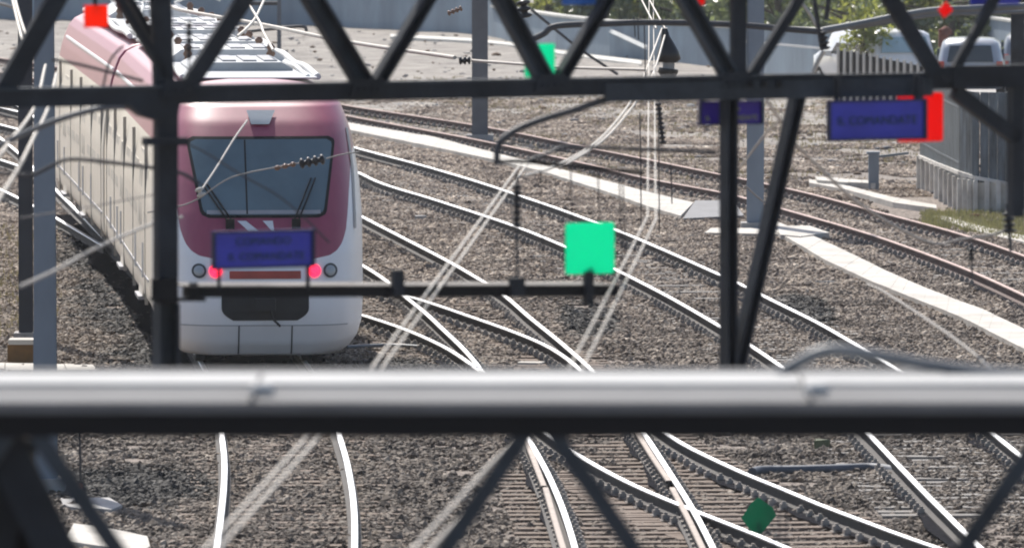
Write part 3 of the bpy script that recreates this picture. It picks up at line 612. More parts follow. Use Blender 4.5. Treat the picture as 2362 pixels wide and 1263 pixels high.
# signal pipe below the gantry, its sunlit top edge painted in as a pale flange
sp = empty('equipment_pipe', G(925, 668), 'black horizontal beam with painted sunlit top edge hanging below the gantry', 'beam')
mb = MB(); mb.bar(G(428, 671, -.04), G(1420, 669, -.04), 27*GS, .09, GN); mb.build('beam', M['black'], sp)
mb = MB(); f0, f1 = G(428, 661, -.11), G(1420, 658, -.11); mb.prism([f0, f1, f1+GN*.42, f0+GN*.42], (0, 0, .006)); mb.build('sunlit_edge_strip', M['conc_sleeper'], sp)
for u, v0, v1, w in ((917, 622, 680, 26), (1192, 640, 682, 34), (1357, 626, 700, 20)):
    mb = MB(); mb.bar(G(u, v0, -.11), G(u, v1, -.11), w*GS, .05, GN); mb.build('clamp', M['gantry'], sp)
mb = MB(); mb.tube([G(1350, 690, -.1), G(1351, 800, -.1)], .006, 5); mb.build('drop_rod', M['wire_dark'], sp)
def insulator(pts, r, n, m, label, rod=None, name='insulator', plain=False):
    r0 = empty(name, pts[0], label, 'insulator'); a, b = Vector(pts[0]), Vector(pts[1]); mb = MB()
    q, rr = [], []
    for i in range(n):
        t = (i+.5)/n; h = .5/n
        for dt, k in ((-h*.9, .45), (-h*.35, 1), (h*.2, .92), (h*.55, .45)): q.append(a.lerp(b, t+dt)); rr.append(r*k)
    mb.tube(q, rr, 12); mb.build('sheds', m, r0)
    if rod:
        mb = MB(); mb.tube([Vector(x) for x in rod], r*.28, 6); mb.build('rod', M['tube_dark'], r0)
    return r0
insulator([G(1192, 424, -.02), G(1192, 528, -.02)], 13*GS, 7, M['insul'], 'upright black ribbed insulator above the black beam', [G(1192, 395, -.02), G(1192, 655, -.02)])
insulator([G(436, 52, -.02), G(436, 140, -.02)], 8*GS, 5, M['insul'], 'upright black insulator in front of the train roof, left of the thick diagonal', [G(436, 45, -.02), G(436, 195, -.02)])
# ------------------------------------------------------------------ signs
def text_mesh(txt, h, m, name='lettering'):
    cu = bpy.data.curves.new(name, 'FONT'); cu.body = txt; cu.size = h*1.4; cu.align_x = 'CENTER'; cu.align_y = 'CENTER'; cu.extrude = .002; cu.space_character = 1.08
    o = bpy.data.objects.new(name, cu); COL.objects.link(o); dg = bpy.context.evaluated_depsgraph_get(); me = bpy.data.meshes.new_from_object(o.evaluated_get(dg)); COL.objects.unlink(o); bpy.data.objects.remove(o)
    me.materials.clear(); me.materials.append(m); return me
def board(u0, v0, u1, v1, m, label, cat='sign', off=-.2, lines=(), shape='rect', rim=None, hang_from=None, name='signboard', group=None, fn=None, th=.012, rod_m='gantry', round_=0.0, out=None):
    fn = fn or G; c = fn((u0+u1)/2, (v0+v1)/2, off); s = c.y/F; w, h = (u1-u0)*s*(1.15 if fn is G else 1), (v1-v0)*s
    r = empty(name, c, label, cat, group); R = Vector((1, 0, 0)); R = (ax if fn is G else R)
    Nn = GN if fn is G else Vector((0, 1, 0))
    if shape == 'diamond': o2 = [(-.5, 0), (0, -.5), (.5, 0), (0, .5)]
    elif round_:
        o2 = []
        for cxx, cyy, a0 in ((.5, -.5, -90), (.5, .5, 0), (-.5, .5, 90), (-.5, -.5, 180)):
            for k in range(5):
                a = math.radians(a0+k*22.5); rx, ry = round_, round_*w/h
                o2.append((cxx-math.copysign(rx, cxx)+rx*math.cos(a), cyy-math.copysign(ry, cyy)+ry*math.sin(a)))
    else: o2 = [(-.5, -.5), (.5, -.5), (.5, .5), (-.5, .5)]
    if out: o2 = out
    up = Vector((0, 0, 1))
    mb = MB(); mb.prism([c+R*x*w+up*y*h-Nn*th/2 for x, y in o2], Nn*th); mb.build('panel', m, r)
    if rim:
        mb = MB(); k = .035*min(w, h)/h
        for sx in (-1, 1): mb.box(c+R*(sx*w*.488)-Nn*.012, (w*.03, .02, h*.98), rot=math.atan2(R.y, R.x))
        for sy in (-1, 1): mb.box(c+up*(sy*h*.472)-Nn*.012, (w*.94, .018, h*.05), rot=math.atan2(R.y, R.x))
        mb.build('rim', M[rim], r)
    for t, y, hh, dx, mm in lines:
        me = text_mesh(t, hh*h, M[mm]); o = bpy.data.objects.new('lettering', me); COL.objects.link(o); o.parent = r; o.matrix_parent_inverse = MW(r).inverted()
        o.matrix_basis = Matrix.Translation(c+R*dx*w+up*y*h-Nn*(th/2+.004)) @ Matrix.Rotation(math.atan2(R.y, R.x), 4, 'Z') @ Matrix.Rotation(math.pi/2, 4, 'X')
        tw = max(v.co.x for v in me.vertices)-min(v.co.x for v in me.vertices)
    if hang_from:
        for i, (p, q, wd_) in enumerate(hang_from):
            mb = MB(); mb.tube([fn(*p, off+.03), fn(*q, off+.03)], wd_*s/2, 8); mb.build('rod', M[rod_m], r)
    return r
board(490, 530, 722, 618, M['sign_blue'], 'blue board with faint dark lettering in front of the train nose', lines=(('COMANDO', .20, .21, 0, 'txt_dark'), ('IL COMANDATE', -.20, .21, .03, 'txt_dark')), rim='sign_rim', off=-.14, hang_from=(((505, 600), (505, 668), 9), ((710, 600), (710, 668), 10)))
board(1905, 229, 2138, 324, M['sign_blue'], 'large blue board with faint lettering in front of the red panel', lines=(('IL COMANDATE', -.02, .21, 0, 'txt_dark'),), rim='sign_rim', off=-.16, hang_from=(((1930, 180), (1930, 250), 14), ((2118, 175), (2118, 240), 22)))
board(1610, 232, 1758, 288, M['sign_navy'], 'small navy board with yellow lettering behind the hanging post', lines=(('VIA', .18, .22, .06, 'txt_yellow'), ('IL', -.22, .20, -.36, 'txt_yellow'), ('COMANDATE', -.22, .20, .12, 'txt_yellow')), rim='sign_rim', off=.12, hang_from=(((1620, 195), (1620, 240), 14), ((1700, 195), (1700, 240), 12)))
board(1297, -46, 1374, 11, M['sign_mid'], 'mid blue board cut by the top edge above the centre', off=.1, hang_from=(((1335, -40), (1335, -120), 8),))
board(2236, -46, 2352, 11, M['sign_blue'], 'blue board cut by the top edge at the upper right', off=.1, hang_from=(((2295, -40), (2295, -120), 8),))
board(1304, 513, 1417, 632, M['sheet_green'], 'bright green square panel standing on the black beam', round_=.06, off=-.1, out=None, hang_from=(((1357, 615), (1357, 700), 18),), name='signal_panel', group='coloured signal panels')
board(1211, 101, 1280, 178, M['sheet_green'], 'green panel standing on the gantry chord behind a diagonal', off=.09, out=[(-.5, -.5), (.5, -.5), (.48, .5), (-.42, .5), (-.5, .1)], name='signal_panel', group='coloured signal panels', hang_from=(((1245, 170), (1245, 195), 12),))
board(195, 12, 248, 64, M['sheet_red'], 'small orange red square panel hanging above the far end of the train', off=.2, name='signal_panel', group='coloured signal panels', hang_from=(((219, 18), (219, -120), 10),))
board(2068, 214, 2176, 327, M['sheet_dred'], 'red square panel hanging behind the large blue board', round_=.06, off=.06, name='signal_panel', group='coloured signal panels', hang_from=(((2118, 170), (2118, 225), 18),))
board(2163, 3, 2198, 42, M['sheet_dred'], 'small red diamond at the upper right tube', shape='rect', out=[(-.5, 0), (-.08, -.5), (.5, -.05), (.08, .5)], off=.4, name='signal_panel', group='coloured signal panels', hang_from=(((2181, 10), (2181, -120), 5),))
board(1606, -24, 1624, 12, M['sheet_dred'], 'tiny dark red panel cut by the top edge beside the black vertical', off=.15, name='signal_panel', group='coloured signal panels', hang_from=(((1615, -20), (1615, -120), 5),))
def GR(u, v, off=0.0): return P(1748, 1262, GZ) + (D(u, v, P(1748, 1262, GZ).y+off)-D(1748, 1262, P(1748, 1262, GZ).y))
board(1710, 1145, 1791, 1243, M['sheet_dgreen'], 'dark green diamond marker standing low between the lower right rails', fn=GR, out=[(-.5, .0), (-.06, -.5), (.5, .07), (.40, .25), (-.02, .5), (-.22, .36)], off=0, name='signal_panel', group='coloured signal panels', hang_from=(((1749, 1200), (1749, 1264), 9),))
# ------------------------------------------------------------------ near gantry, out of focus
NZ = 33.0
def Nr(u, v, Y=NZ): return D(u, v, Y)
zt = D(1181, 928, NZ).z
ng_ = empty('near_gantry', (0, NZ, zt), 'blurred pale beam with dark underside crossing the lower part of the picture', 'gantry')
x0, x1 = -5.5, 5.5
def ydep(v): return P(1181, v, zt).y
mb = MB(); ya, yb, yc_ = NZ, ydep(893), ydep(868)
mb.box((0, (ya+yb)/2, zt-.02), (x1-x0, yb-ya, .04)); mb.build('top_plate', M['beam_pale'], ng_)
mb = MB(); mb.box((0, (yb+yc_)/2+.02, zt-.006), (x1-x0, yc_-yb, .04)); mb.build('top_plate', M['beam_white'], ng_)
yr_ = ydep(851); mb = MB(); mb.box((0, yr_, zt-.015), (x1-x0, .16, .03)); mb.build('rear_flange', M['beam_pale'], ng_)
s30 = NZ/F; dz_ = 52*s30
mb = MB(); mb.box((0, NZ+.05, zt-.045-dz_/2), (x1-x0, .07, dz_)); mb.build('front_face', M['black'], ng_)  # black puts the shade on the beam's front into its colour
for u in (612, 1872):
    c = D(u, 893, ydep(893)); mb = MB(); mb.box((c.x-.03, (ya+yc_)/2, zt+.012), (.012, yc_-ya, .02), 0); mb.tube([(c.x, ya+.35, zt+.01), (c.x, ya+.35, zt+.03), (c.x, ya+.35, zt+.045), (c.x, ya+.35, zt+.05)], [.05, .05, .035, .01], 14, 1); mb.build('joint_bolt', [M['beam_pale'], M['beam_white']], ng_)  # pale dome paints in a sun glint on the joint
zb_ = zt-1.42
for nm, y_, z_ in (('lower_chord', NZ+.05, zb_), ('lower_chord', yc_, zb_)):
    mb = MB(); mb.box((0, y_, z_), (x1-x0, .09, .09)); mb.build(nm, M['gantry'], ng_)
half = 1200*s30/2
xa = D(1245, 985, NZ).x
for k in range(-3, 4):
    xt = xa+k*2*half
    for sg in (-1, 1):
        mb = MB(); p, q = Vector((xt+sg*.03, NZ+.05, zt-.08)), Vector((xt+sg*half, NZ+.05, zb_)); mb.bar(p, q, .062, .06, Vector((0, 1, 0)))
        mb.bar(p+Vector((sg*-.034, .05, 0)), q+Vector((sg*-.034, .05, 0)), .014, .012, Vector((0, 1, 0)), 1)
        mb.build('brace', [M['gantry_light'], M['tube']], ng_)
# heavy corner struts at lower left
mb = MB(); mb.bar(Nr(-20, 985, NZ+.5), Nr(95, 1330, NZ+.5), .13, .05); mb.build('corner_strut', M['black'], ng_)
mb = MB(); mb.bar(Nr(-10, 985, NZ+.12), Nr(160, 1330, NZ+.12), .15, .05); mb.build('corner_strut', M['gantry'], ng_)
mb = MB(); mb.bar(Nr(10, 1000, NZ+.3), Nr(-60, 1300, NZ+.3), .26, .05); mb.build('corner_strut', M['gantry'], ng_)
for x in (x0, x1):
    mb = MB()
    for y_ in (NZ+.05, yc_): mb.box((x, y_, (zt+GZ)/2-.05), (.16, .16, zt-GZ-.1))
    mb.build('leg', M['gantry'], ng_)
pts = smooth_poly([Nr(u, v, NZ+1.4) for u, v in ((1790, 866), (1830, 842), (1890, 812), (1950, 808), (2040, 822), (2140, 840), (2260, 856), (2420, 862))], 30)
mb = MB(); mb.tube(pts, .024, 8); mb.build('arched_tube', M['tube'], ng_)
# ------------------------------------------------------------------ overhead tubes and wires
def wire(pts, r, m, label, name='overhead_wire', cat='wire', sm=True, n=36, group='overhead wires'):
    q = [D(u, v, Y) for u, v, Y in pts]; q = smooth_poly(q, n) if sm and len(q) > 2 else q
    mb = MB(); mb.tube(q, r, 6); return tag(mb.build(name, M[m]), label, cat, group)
def hz(u, v, z): p = P(u, v, z); return (u, v, p.y)
def pair(pts, z, r, m, l1, l2, dx=.05, name='contact_wire'):
    base = [P(u, v, z) for u, v in pts]
    for s, l in ((-1, l1), (1, l2)):
        q = [b+Vector((s*dx, 0, 0)) for b in base]; mb = MB(); mb.tube(q, r, 6); tag(mb.build(name, M[m]), l, 'wire', 'overhead wires')
pair([(1210, 376), (1135, 482), (995, 675), (860, 862), (740, 987), (490, 1263), (380, 1385)], 5.0, .008, 'copper', 'left of two pale contact wires slanting down past the train side towards lower left', 'right of two pale contact wires slanting down past the train side towards lower left', .028)
pair([(1486, -6), (1524, 66)], 5.1, .012, 'copper', 'left of two pale wires dropping from the top edge to the black insulator', 'right of two pale wires dropping from the top edge to the black insulator', .055)
wire([(1527, 66, 112), (1489, 166, 100), (1466, 219, 92), (1386, 319, 80), (1283, 382, 74), (1210, 405, 71)], .011, 'copper', 'pale wire curving from the black insulator down to the bent tube')
wire([(1538, 66, 112), (1508, 166, 100), (1474, 226, 92), (1396, 319, 80), (1291, 388, 74)], .011, 'copper', 'second pale wire close beside the curving one from the black insulator')
pair([(1502, -8), (1503, 250), (1503, 502)], 5.0, .0055, 'copper', 'left of two thin upright looking wires right of centre', 'right of two thin upright looking wires right of centre', .03)
pair([(1503, 502), (1470, 570), (1405, 700), (1312, 880), (1212, 1000), (977, 1260), (900, 1345)], 5.0, .007, 'copper', 'left of two pale wires from the node above the green panel down to the beam', 'right of two pale wires from the node above the green panel down to the beam', .036)
wire([(1769, 233, 60), (1808, 289, 62), (1838, 336, 64), (1925, 420, 66), (1957, 451, 67), (2006, 486, 68), (2075, 528, 69), (2156, 563, 70), (2215, 552, 70), (2295, 540, 70), (2326, 524, 70)], .012, 'wire_grey', 'grey cable sagging from the gantry to the right edge post')
wire([(2000, 655, 75), (2048, 678, 72), (2194, 775, 62), (2302, 862, 56), (2400, 950, 52)], .009, 'wire_grey', 'thin beige cable crossing below the white walkway at right')
wire([(1798, 276, 64), (1765, 310, 68), (1725, 362, 74), (1700, 395, 80)], .009, 'wire_grey', 'short pale cable from the navy board towards the pale pole')
wire([(1722, 430, 160), (1745, 452, 160), (1771, 472, 160)], .02, 'wire_grey', 'pale stay across the foot of the pale pole', 'stay_wire')
wire([(380, 12, 150), (430, 26, 148), (600, 56, 142), (800, 96, 134), (1049, 133, 126)], .03, 'copper', 'white cable sloping from the train roof to the brown insulator')
wire([(1090, 140, 126), (1200, 148, 124), (1283, 155, 122), (1489, 161, 118)], .022, 'copper', 'white cable from the black clamp behind the upper green panel')
wire([(612, -5, 145), (590, 40, 142), (570, 65, 140), (548, 84, 138)], .022, 'copper', 'pale wire crossing down left above the train roof')
wire([(574, 10, 140), (600, 53, 137), (608, 75, 135), (630, 116, 132)], .022, 'copper', 'pale wire crossing down right above the train roof')
wire([(28, -5, 95), (33, 17, 92), (53, 100, 84)], .016, 'copper', 'left of two pale wires at the upper left corner'); wire([(34, -5, 95), (46, 40, 90), (61, 86, 85)], .016, 'copper', 'right of two pale wires at the upper left corner')
wire([(-5, 8, 92), (15, 12, 92), (31, 18, 92)], .018, 'copper', 'short pale wire joining from the left edge near the top')
wire([(105, 150, 80), (80, 246, 66), (20, 330, 58), (-20, 385, 54)], .012, 'copper', 'pale wire slanting over the left poles, upper one')
wire([(130, 170, 78), (112, 246, 66), (76, 320, 60), (41, 390, 55), (-10, 470, 50)], .012, 'copper', 'pale wire slanting over the left poles, lower one')
wire([(120, 138, 60), (143, 141, 60), (200, 153, 60), (330, 187, 60)], .012, 'tube_dark', 'thin dark rod across the pink end of the train', 'stay_rod', 'rod')
wire([(285, 105, 62), (262, 128, 62), (250, 150, 62), (238, 198, 62)], .009, 'tube_dark', 'thin dark bent rod over the pink end of the train', 'stay_rod', 'rod')
wire([(47, 502, 58), (200, 478, 58), (348, 450, 58), (410, 440, 58)], .005, 'wire_grey', 'thin faint wire across the train side')
wire([(340, 490, 104), (408, 477, 104), (456, 459, 104), (532, 410, 104), (640, 385, 104), (690, 376, 104)], .009, 'wire_grey', 'thin wire leading to the insulator string in front of the windscreen')
wire([(45, 661, 50), (130, 622, 52), (220, 573, 55), (334, 523, 60), (420, 500, 64)], [.010]*1 and .010, 'wire_grey', 'thick grey wire across the lower part of the left poles')
wire([(466, 436, 100), (500, 385, 102), (540, 320, 104), (570, 278, 106)], .012, 'wire_grey', 'slanting pale rod in front of the windscreen', 'contact_wire')
wire([(430, 330, 60), (480, 355, 60), (560, 405, 60), (640, 450, 60), (700, 500, 60), (760, 560, 60)], .007, 'tube_dark', 'faint dark cable drooping across the windscreen')
wire([(752, 366, 103), (790, 356, 103), (830, 350, 103)], .009, 'wire_grey', 'short thin wire right of the black windscreen insulator')
wire([(1225, 22, 200), (1283, 70, 200), (1340, 115, 200), (1425, 172, 200)], .035, 'tube_dark', 'thin dark stay slanting in front of the bluish wall', 'stay_wire')
for i, u in enumerate((1320, 1383, 1250, 1432, 1440)):
    wire([(u-4, 380+i*6, 66), (u, 520, 66), (u+6, 655, 66)], .0055, 'wire_dark', ['thin dropper wire left of the green panel top', 'thin dropper wire above the green panel', 'thin dropper wire right of the black insulator', 'thin dropper wire between the green panel and the pale pair', 'thin dropper wire closest to the pale pair'][i], 'dropper_wire')
for i, (u, a, b) in enumerate(((1518, 200, 540), (1547, 380, 470), (1476, 260, 520), (1486, 60, 200), (1462, 40, 85), (1470, 40, 92))):
    wire([(u, a, 90), (u+2, (a+b)/2, 90), (u+3, b, 90)], .007, 'wire_dark', ['dark dropper right of the upright wires', 'short dark dropper under the bent tube end', 'dark dropper left of the upright wires', 'short dark dropper beside the black insulator', 'short dark dropper on the bluish wall, left', 'short dark dropper on the bluish wall, right'][i], 'dropper_wire')
def tube(pts, r, m, label, name='bracket_tube', cat='bracket'):
    return wire(pts, r, m, label, name, cat, group='cantilever tubes')
def g3(u, v): p = G(u, v); return (u, v, p.y)
tube([(-20, 346, 58), (60, 306, 58), (130, 278, 58), (200, 257, 58), (250, 248, 58), (300, 246, 58)], .022, 'tube', 'grey tube rising from the left edge to the black post')
tube([(-20, 398, 57), (60, 404, 57), (80, 402, 57), (120, 382, 57), (160, 367, 57), (250, 374, 57), (360, 388, 57), (420, 400, 57), (462, 425, 57)], .014, 'tube_dark', 'thin dark bent tube across the left poles and train side')
tube([g3(1410, 226), g3(1330, 252), g3(1250, 276), g3(1190, 300), g3(1155, 326), g3(1147, 350), g3(1146, 380)], .024, 'tube_dark', 'bent dark tube drooping from the chord in the centre')
tube([g3(1146, 374), g3(1200, 372), g3(1270, 378), g3(1340, 385), g3(1482, 398)], .014, 'black', 'black horizontal arm below the bent tube')
tube([g3(1215, 372), g3(1262, 355), g3(1300, 340), g3(1380, 340), g3(1500, 345), g3(1652, 352)], .013, 'tube_dark', 'thin dark tube joining the bent tube to the hanging post')
tube([(1225, 92, 90), (1255, 78, 90), (1285, 60, 90), (1400, 55, 90), (1500, 52, 90), (1690, 57, 90), (1800, 66, 90), (1900, 74, 90)], .035, 'tube_dark', 'dark horizontal tube along the top of the bluish wall')
tube([(1898, 71, 90), (1980, 56, 90), (2080, 36, 90), (2161, 24, 90), (2250, 20, 90), (2390, 13, 90)], .04, 'tube', 'upper grey cantilever tube at the upper right')
tube([(1960, 66, 91), (2080, 46, 91), (2161, 34, 91), (2250, 31, 91), (2390, 26, 91)], .025, 'tube', 'lower grey cantilever tube at the upper right')
tube([(1878, -5, 80), (1885, 45, 80), (1895, 110, 80)], .022, 'wire_dark', 'dark hanging rod right of the pale pole', 'hanger_rod')
tube([(1912, -5, 80), (1905, 45, 80)], .022, 'wire_dark', 'short dark hanging rod beside the longer one', 'hanger_rod')
tube([(1848, 5, 90), (1870, 35, 90), (1884, 62, 90)], .02, 'copper', 'pale short wire among the leaves at the upper right', 'contact_wire')
tube([(1900, 118, 80), (1885, 145, 80), (1874, 172, 80)], .024, 'copper', 'pale short rod below the hanging insulator', 'hanger_rod')
tube([(560, 74, 200), (640, 66, 200), (700, 62, 200), (706, 82, 200)], .04, 'tube_dark', 'dark cantilever arm on the thin distant pole')
tube([(555, 8, 200), (640, 8, 200)], .05, 'tube_dark', 'short dark arm at the top of the thin distant pole')
bi = empty('insulator', D(1540, 120, 110), 'large black bell shaped insulator in front of the bluish wall', 'insulator')
mb = MB(); mb.tube([D(u, v, 110) for u, v in ((1533, 66), (1535, 85), (1538, 100), (1541, 120), (1543, 138), (1543, 144))], [.035, .055, .085, .13, .15, .10], 14); mb.build('sheds', M['insul'], bi)
mb = MB(); mb.tube([D(1543, 144, 110), D(1542, 158, 110)], .075, 10); mb.build('cap', M['conc'], bi)
mb = MB(); mb.tube([D(1542, 158, 110), D(1541, 166, 110), D(1541, 190, 110)], [.12, .13, .05], 10); mb.build('base', M['insul'], bi)
insulator([D(1518, 236, 85), D(1530, 335, 85)], .035, 9, M['insul'], 'long dark hanging insulator below the chord right of centre')
insulator([D(632, 389, 103), D(686, 377, 103)], .03, 3, M['insul_brown'], 'small brown insulator string in front of the windscreen'); insulator([D(690, 378, 103), D(752, 366, 103)], .062, 4, M['insul'], 'black insulator in front of the windscreen at right')
insulator([D(1058, 140, 126), D(1088, 139, 126)], .06, 3, M['insul'], 'small black insulator left of the dark grey pole'); insulator([D(1032, 32, 126), D(1068, 18, 126)], .04, 4, M['insul_brown'], 'small brown insulator near the top left of the dark grey pole')
insulator([D(1896, 72, 80), D(1904, 118, 80)], .05, 4, M['insul'], 'dark hanging insulator at the upper right'); insulator([D(2239, 572, 70), D(2241, 602, 70)], .03, 3, M['insul'], 'small black insulator over the far rusty rail', [D(2239, 560, 70), D(2243, 640, 70)])
insulator([D(2325, 488, 70), D(2330, 540, 70)], .05, 4, M['insul'], 'black insulator at the end of the sagging cable', [D(2322, 470, 70), D(2332, 580, 70)])
insulator([D(1206, 0, 120), D(1212, 45, 120)], .10, 3, M['insul'], 'dark grey box insulator beside the diagonal near the top'); insulator([D(458, 432, 100), D(466, 456, 100)], .05, 2, M['conc_white'], 'tiny white insulator at the foot of the slanting rod')
# ------------------------------------------------------------------ train
TL = Vector((-3.42, 124.3, 0))
tr = empty('passenger_train', TL, 'red and white passenger train with lit red tail lamps', 'train')
ZL = [(.28, 1.12), (.36, 1.24), (.50, 1.33), (.70, 1.385), (1.0, 1.40), (2.2, 1.40), (2.6, 1.375), (3.0, 1.325), (3.3, 1.27), (3.5, 1.21), (3.66, 1.15), (3.78, 1.06), (3.87, .90), (3.93, .62), (3.96, .3), (3.97, 0.02)]
Y0 = [(.28, .30), (.45, .14), (.7, .03), (.9, 0), (1.3, .0), (1.7, .10), (2.0, .24), (2.2, .36), (2.7, .72), (3.22, 1.12), (3.45, 1.34), (3.66, 1.62), (3.8, 1.95), (3.9, 2.4), (3.97, 3.2)]
def Wz(z): return 1.045*float(np.interp(z, *zip(*ZL)))
def y0z(z): return float(np.interp(z, *zip(*Y0)))
NEX = 4.4; YE = 3.6
def yfront(x, z, w=None):
    w = w or Wz(z); L_ = YE-y0z(z); q = min(.9999, abs(x)/w); return y0z(z)+L_*(1-(1-q**NEX)**(1/NEX))
ZBX = [(0, 1.60), (.65, 1.61), (.9, 1.66), (1.0, 1.72), (1.08, 1.82), (1.14, 1.98), (1.18, 2.25), (1.22, 2.6), (1.27, 2.9), (1.33, 3.08), (1.5, 3.08)]
def redline(x, y, z, cab=True):
    zb = float(np.interp(abs(x), *zip(*ZBX))) if y < 2.2 else 3.08
    if y >= 2.2: zb = 3.08 - .0
    elif y > 1.2: zb = zb*(1-(y-1.2))+3.08*(y-1.2) if zb > 2.2 else zb
    return z-zb
def car_T(p0, p1, flip=False):
    d = (Vector(p1)-Vector(p0)); a = math.atan2(-d.x, d.y)
    return Matrix.Translation(p0) @ Matrix.Rotation(a, 4, 'Z')
LEN = 23.2
C1 = car_T((-3.39, 124.3, 0), (-5.17, 147.5, 0)); 
C2p0, C2p1 = Vector((-7.27, 170.9, 0)), Vector((-5.21, 147.85, 0))
C2 = Matrix.Translation(C2p0) @ Matrix.Rotation(math.atan2(-(C2p1-C2p0).x, (C2p1-C2p0).y), 4, 'Z')    # rear car faces the other way
zs = np.concatenate([np.arange(.28, 3.6, .045), np.arange(3.6, 3.971, .02)])
def car_body(T, name):
    ring = []
    th = np.linspace(-math.pi/2, math.pi/2, 97)
    side = [LEN]+list(np.linspace(LEN-.4, YE+.1, 14))
    vs, rl, gr_ = [], [], []
    def lift(y, z):
        k = max(0, min(1, (y-1.0)/2.6)); k = k*k*(3-2*k)
        return z+k*SIDE_LIFT*max(0, (.9-z)/.62)
    for z in zs:
        w, y0 = Wz(z), y0z(z); L_ = YE-y0
        for y in side: vs.append((-w, y, lift(y, z))); gr_.append(1.0); rl.append(redline(-w, y, z))
        for t in th:
            s, c = math.sin(t), math.cos(t)
            x = w*math.copysign(abs(s)**(2/NEX), s); y = YE-L_*(abs(c)**(2/NEX))
            vs.append((x, y, lift(y, z))); gr_.append(max(.12, min(1, (y-1.2)/2))); rl.append(redline(x, y, z))
        for y in side[::-1]: vs.append((w, y, lift(y, z))); gr_.append(1.0); rl.append(redline(w, y, z))
    k = len(side)*2+len(th); n = len(zs)
    fs = [(j*k+i, j*k+i+1, (j+1)*k+i+1, (j+1)*k+i) for j in range(n-1) for i in range(k-1)]
    fs.append(tuple(range(k))[::-1]); fs.append(tuple((n-1)*k+i for i in range(k)))
    for j in range(n-1): fs.append((j*k+k-1, j*k, (j+1)*k, (j+1)*k+k-1))
    mb = MB(); mb.add([T @ Vector(v) for v in vs], fs, 0, True); o = mb.build(name, M['livery'], tr)
    at = o.data.attributes.new('red_line', 'FLOAT', 'POINT'); at.data.foreach_set('value', [max(0, min(1, .5+r*1.0)) for r in rl])
    at = o.data.attributes.new('side_tone', 'FLOAT', 'POINT'); at.data.foreach_set('value', gr_)
    return o
body1 = car_body(C1, 'car_body'); body2 = car_body(C2, 'car_body')
def patch(T, zrow, hw, off, m, name, parent, nx_=28, x0f=None, ext_=.0):
    vs, fs = [], []
    for z in zrow:
        h = hw(z)
        l, r_ = (x0f(z) if x0f else -h), h
        for i in range(nx_+1):
            x = l+(r_-l)*i/nx_
            e = .02; nx_v = Vector((-(yfront(x+e, z)-yfront(x-e, z))/(2*e), 1, -(yfront(x, z+e)-yfront(x, z-e))/(2*e))).normalized()
            vs.append(T @ (Vector((x, yfront(x, z), z))-nx_v*off))
    k = nx_+1
    fs = [(j*k+i, j*k+i+1, (j+1)*k+i+1, (j+1)*k+i) for j in range(len(zrow)-1) for i in range(nx_)]
    mb = MB(); mb.add(vs, fs, 0, True); return mb.build(name, m, parent)
def rounded(z, zb, zt_, wb, wt, r):
    w = wb+(wt-wb)*(z-zb)/(zt_-zb)
    for d in (z-zb, zt_-z):
        if d < r: w -= r-math.sqrt(max(0, r*r-(r-d)**2))
    return w
ZB_, ZT_ = 2.20, 3.21
wsr = patch(C1, np.linspace(ZB_-.035, ZT_+.045, 30), lambda z: rounded(z, ZB_-.035, ZT_+.045, .86, 1.04, .10), .006, M['black'], 'windscreen_surround', tr)
ws = patch(C1, np.linspace(ZB_, ZT_, 30), lambda z: rounded(z, ZB_, ZT_, .82, .99, .09), .016, M['wind_glass'], 'windscreen', tr)
for xx in (-.23,):
    patch(C1, np.linspace(ZB_+.01, ZT_-.01, 20), lambda z: xx+.011, .021, M['black'], 'glazing_bar', ws, 2, lambda z: xx-.011)
patch(C1, np.linspace(ZB_+.01, ZB_+.06, 4), lambda z: .78, .020, M['train_grey'], 'dashboard_edge', ws, 20)
# rear cab gets its own glass
patch(C2, np.linspace(ZB_, ZT_, 12), lambda z: rounded(z, ZB_, ZT_, .82, .99, .09), .016, M['wind_glass'], 'windscreen', tr)
def fpt(x, z, off=0.0): return C1 @ Vector((x, yfront(x, z)-off, z))
def wiper(base, tip, label=None):
    mb = MB()
    for dx in (-.03, .03):
        mb.tube([fpt(base[0]+dx, base[1], .05), fpt((base[0]+tip[0])/2+dx, (base[1]+tip[1])/2, .07), fpt(tip[0]+dx, tip[1], .04)], .012, 6)
    mb.box(fpt(base[0], base[1]-.04, .05), (.12, .06, .14)); return mb.build('wiper', M['black'], tr)
wiper((-.47, 2.13), (-.80, 2.62)); wiper((.44, 2.13), (.70, 2.70))
mb = MB()
def disc(x, z, r, off, n=20): 
    return [fpt(x+r*math.cos(2*math.pi*i/n), z+r*math.sin(2*math.pi*i/n), off) for i in range(n)]
def lamp(x, z, r, ring, lens, name, dome=.02):
    mb = MB(); a, b = disc(x, z, r, .004), disc(x, z, r, .022); n = len(a)
    mb.add(a+b, [tuple(range(n, 2*n))]+[(i, (i+1) % n, n+(i+1) % n, n+i) for i in range(n)]); o = mb.build(name, ring, tr)
    mb = MB(); rings = [disc(x, z, r*.72*math.cos(t), .024+dome*math.sin(t)) for t in (0, .5, 1.0, 1.4)]
    vs = [p for q in rings for p in q]; fs = [(j*n+i, j*n+(i+1) % n, (j+1)*n+(i+1) % n, (j+1)*n+i) for j in range(3) for i in range(n)]+[tuple(3*n+i for i in range(n))]
    mb.add(vs, fs, 0, True); mb.build('lens', lens, o); return o
for s in (-1, 1):
    lamp(s*.905, 1.455, .10, M['lamp_ring'], M['lens'], 'headlamp')
    lamp(s*.68, 1.455, .088, M['tail_lit'], M['tail_lit'], 'tail_lamp', .04)
patch(C1, np.linspace(1.345, 1.45, 6), lambda z: .49, .012, M['orange_red'], 'buffer_cover', tr, 20)
patch(C1, np.linspace(.775, 1.16, 16), lambda z: .60-(.16*max(0, (.95-z)/.175)**2.2), .010, M['under'], 'coupler_recess', tr, 20)
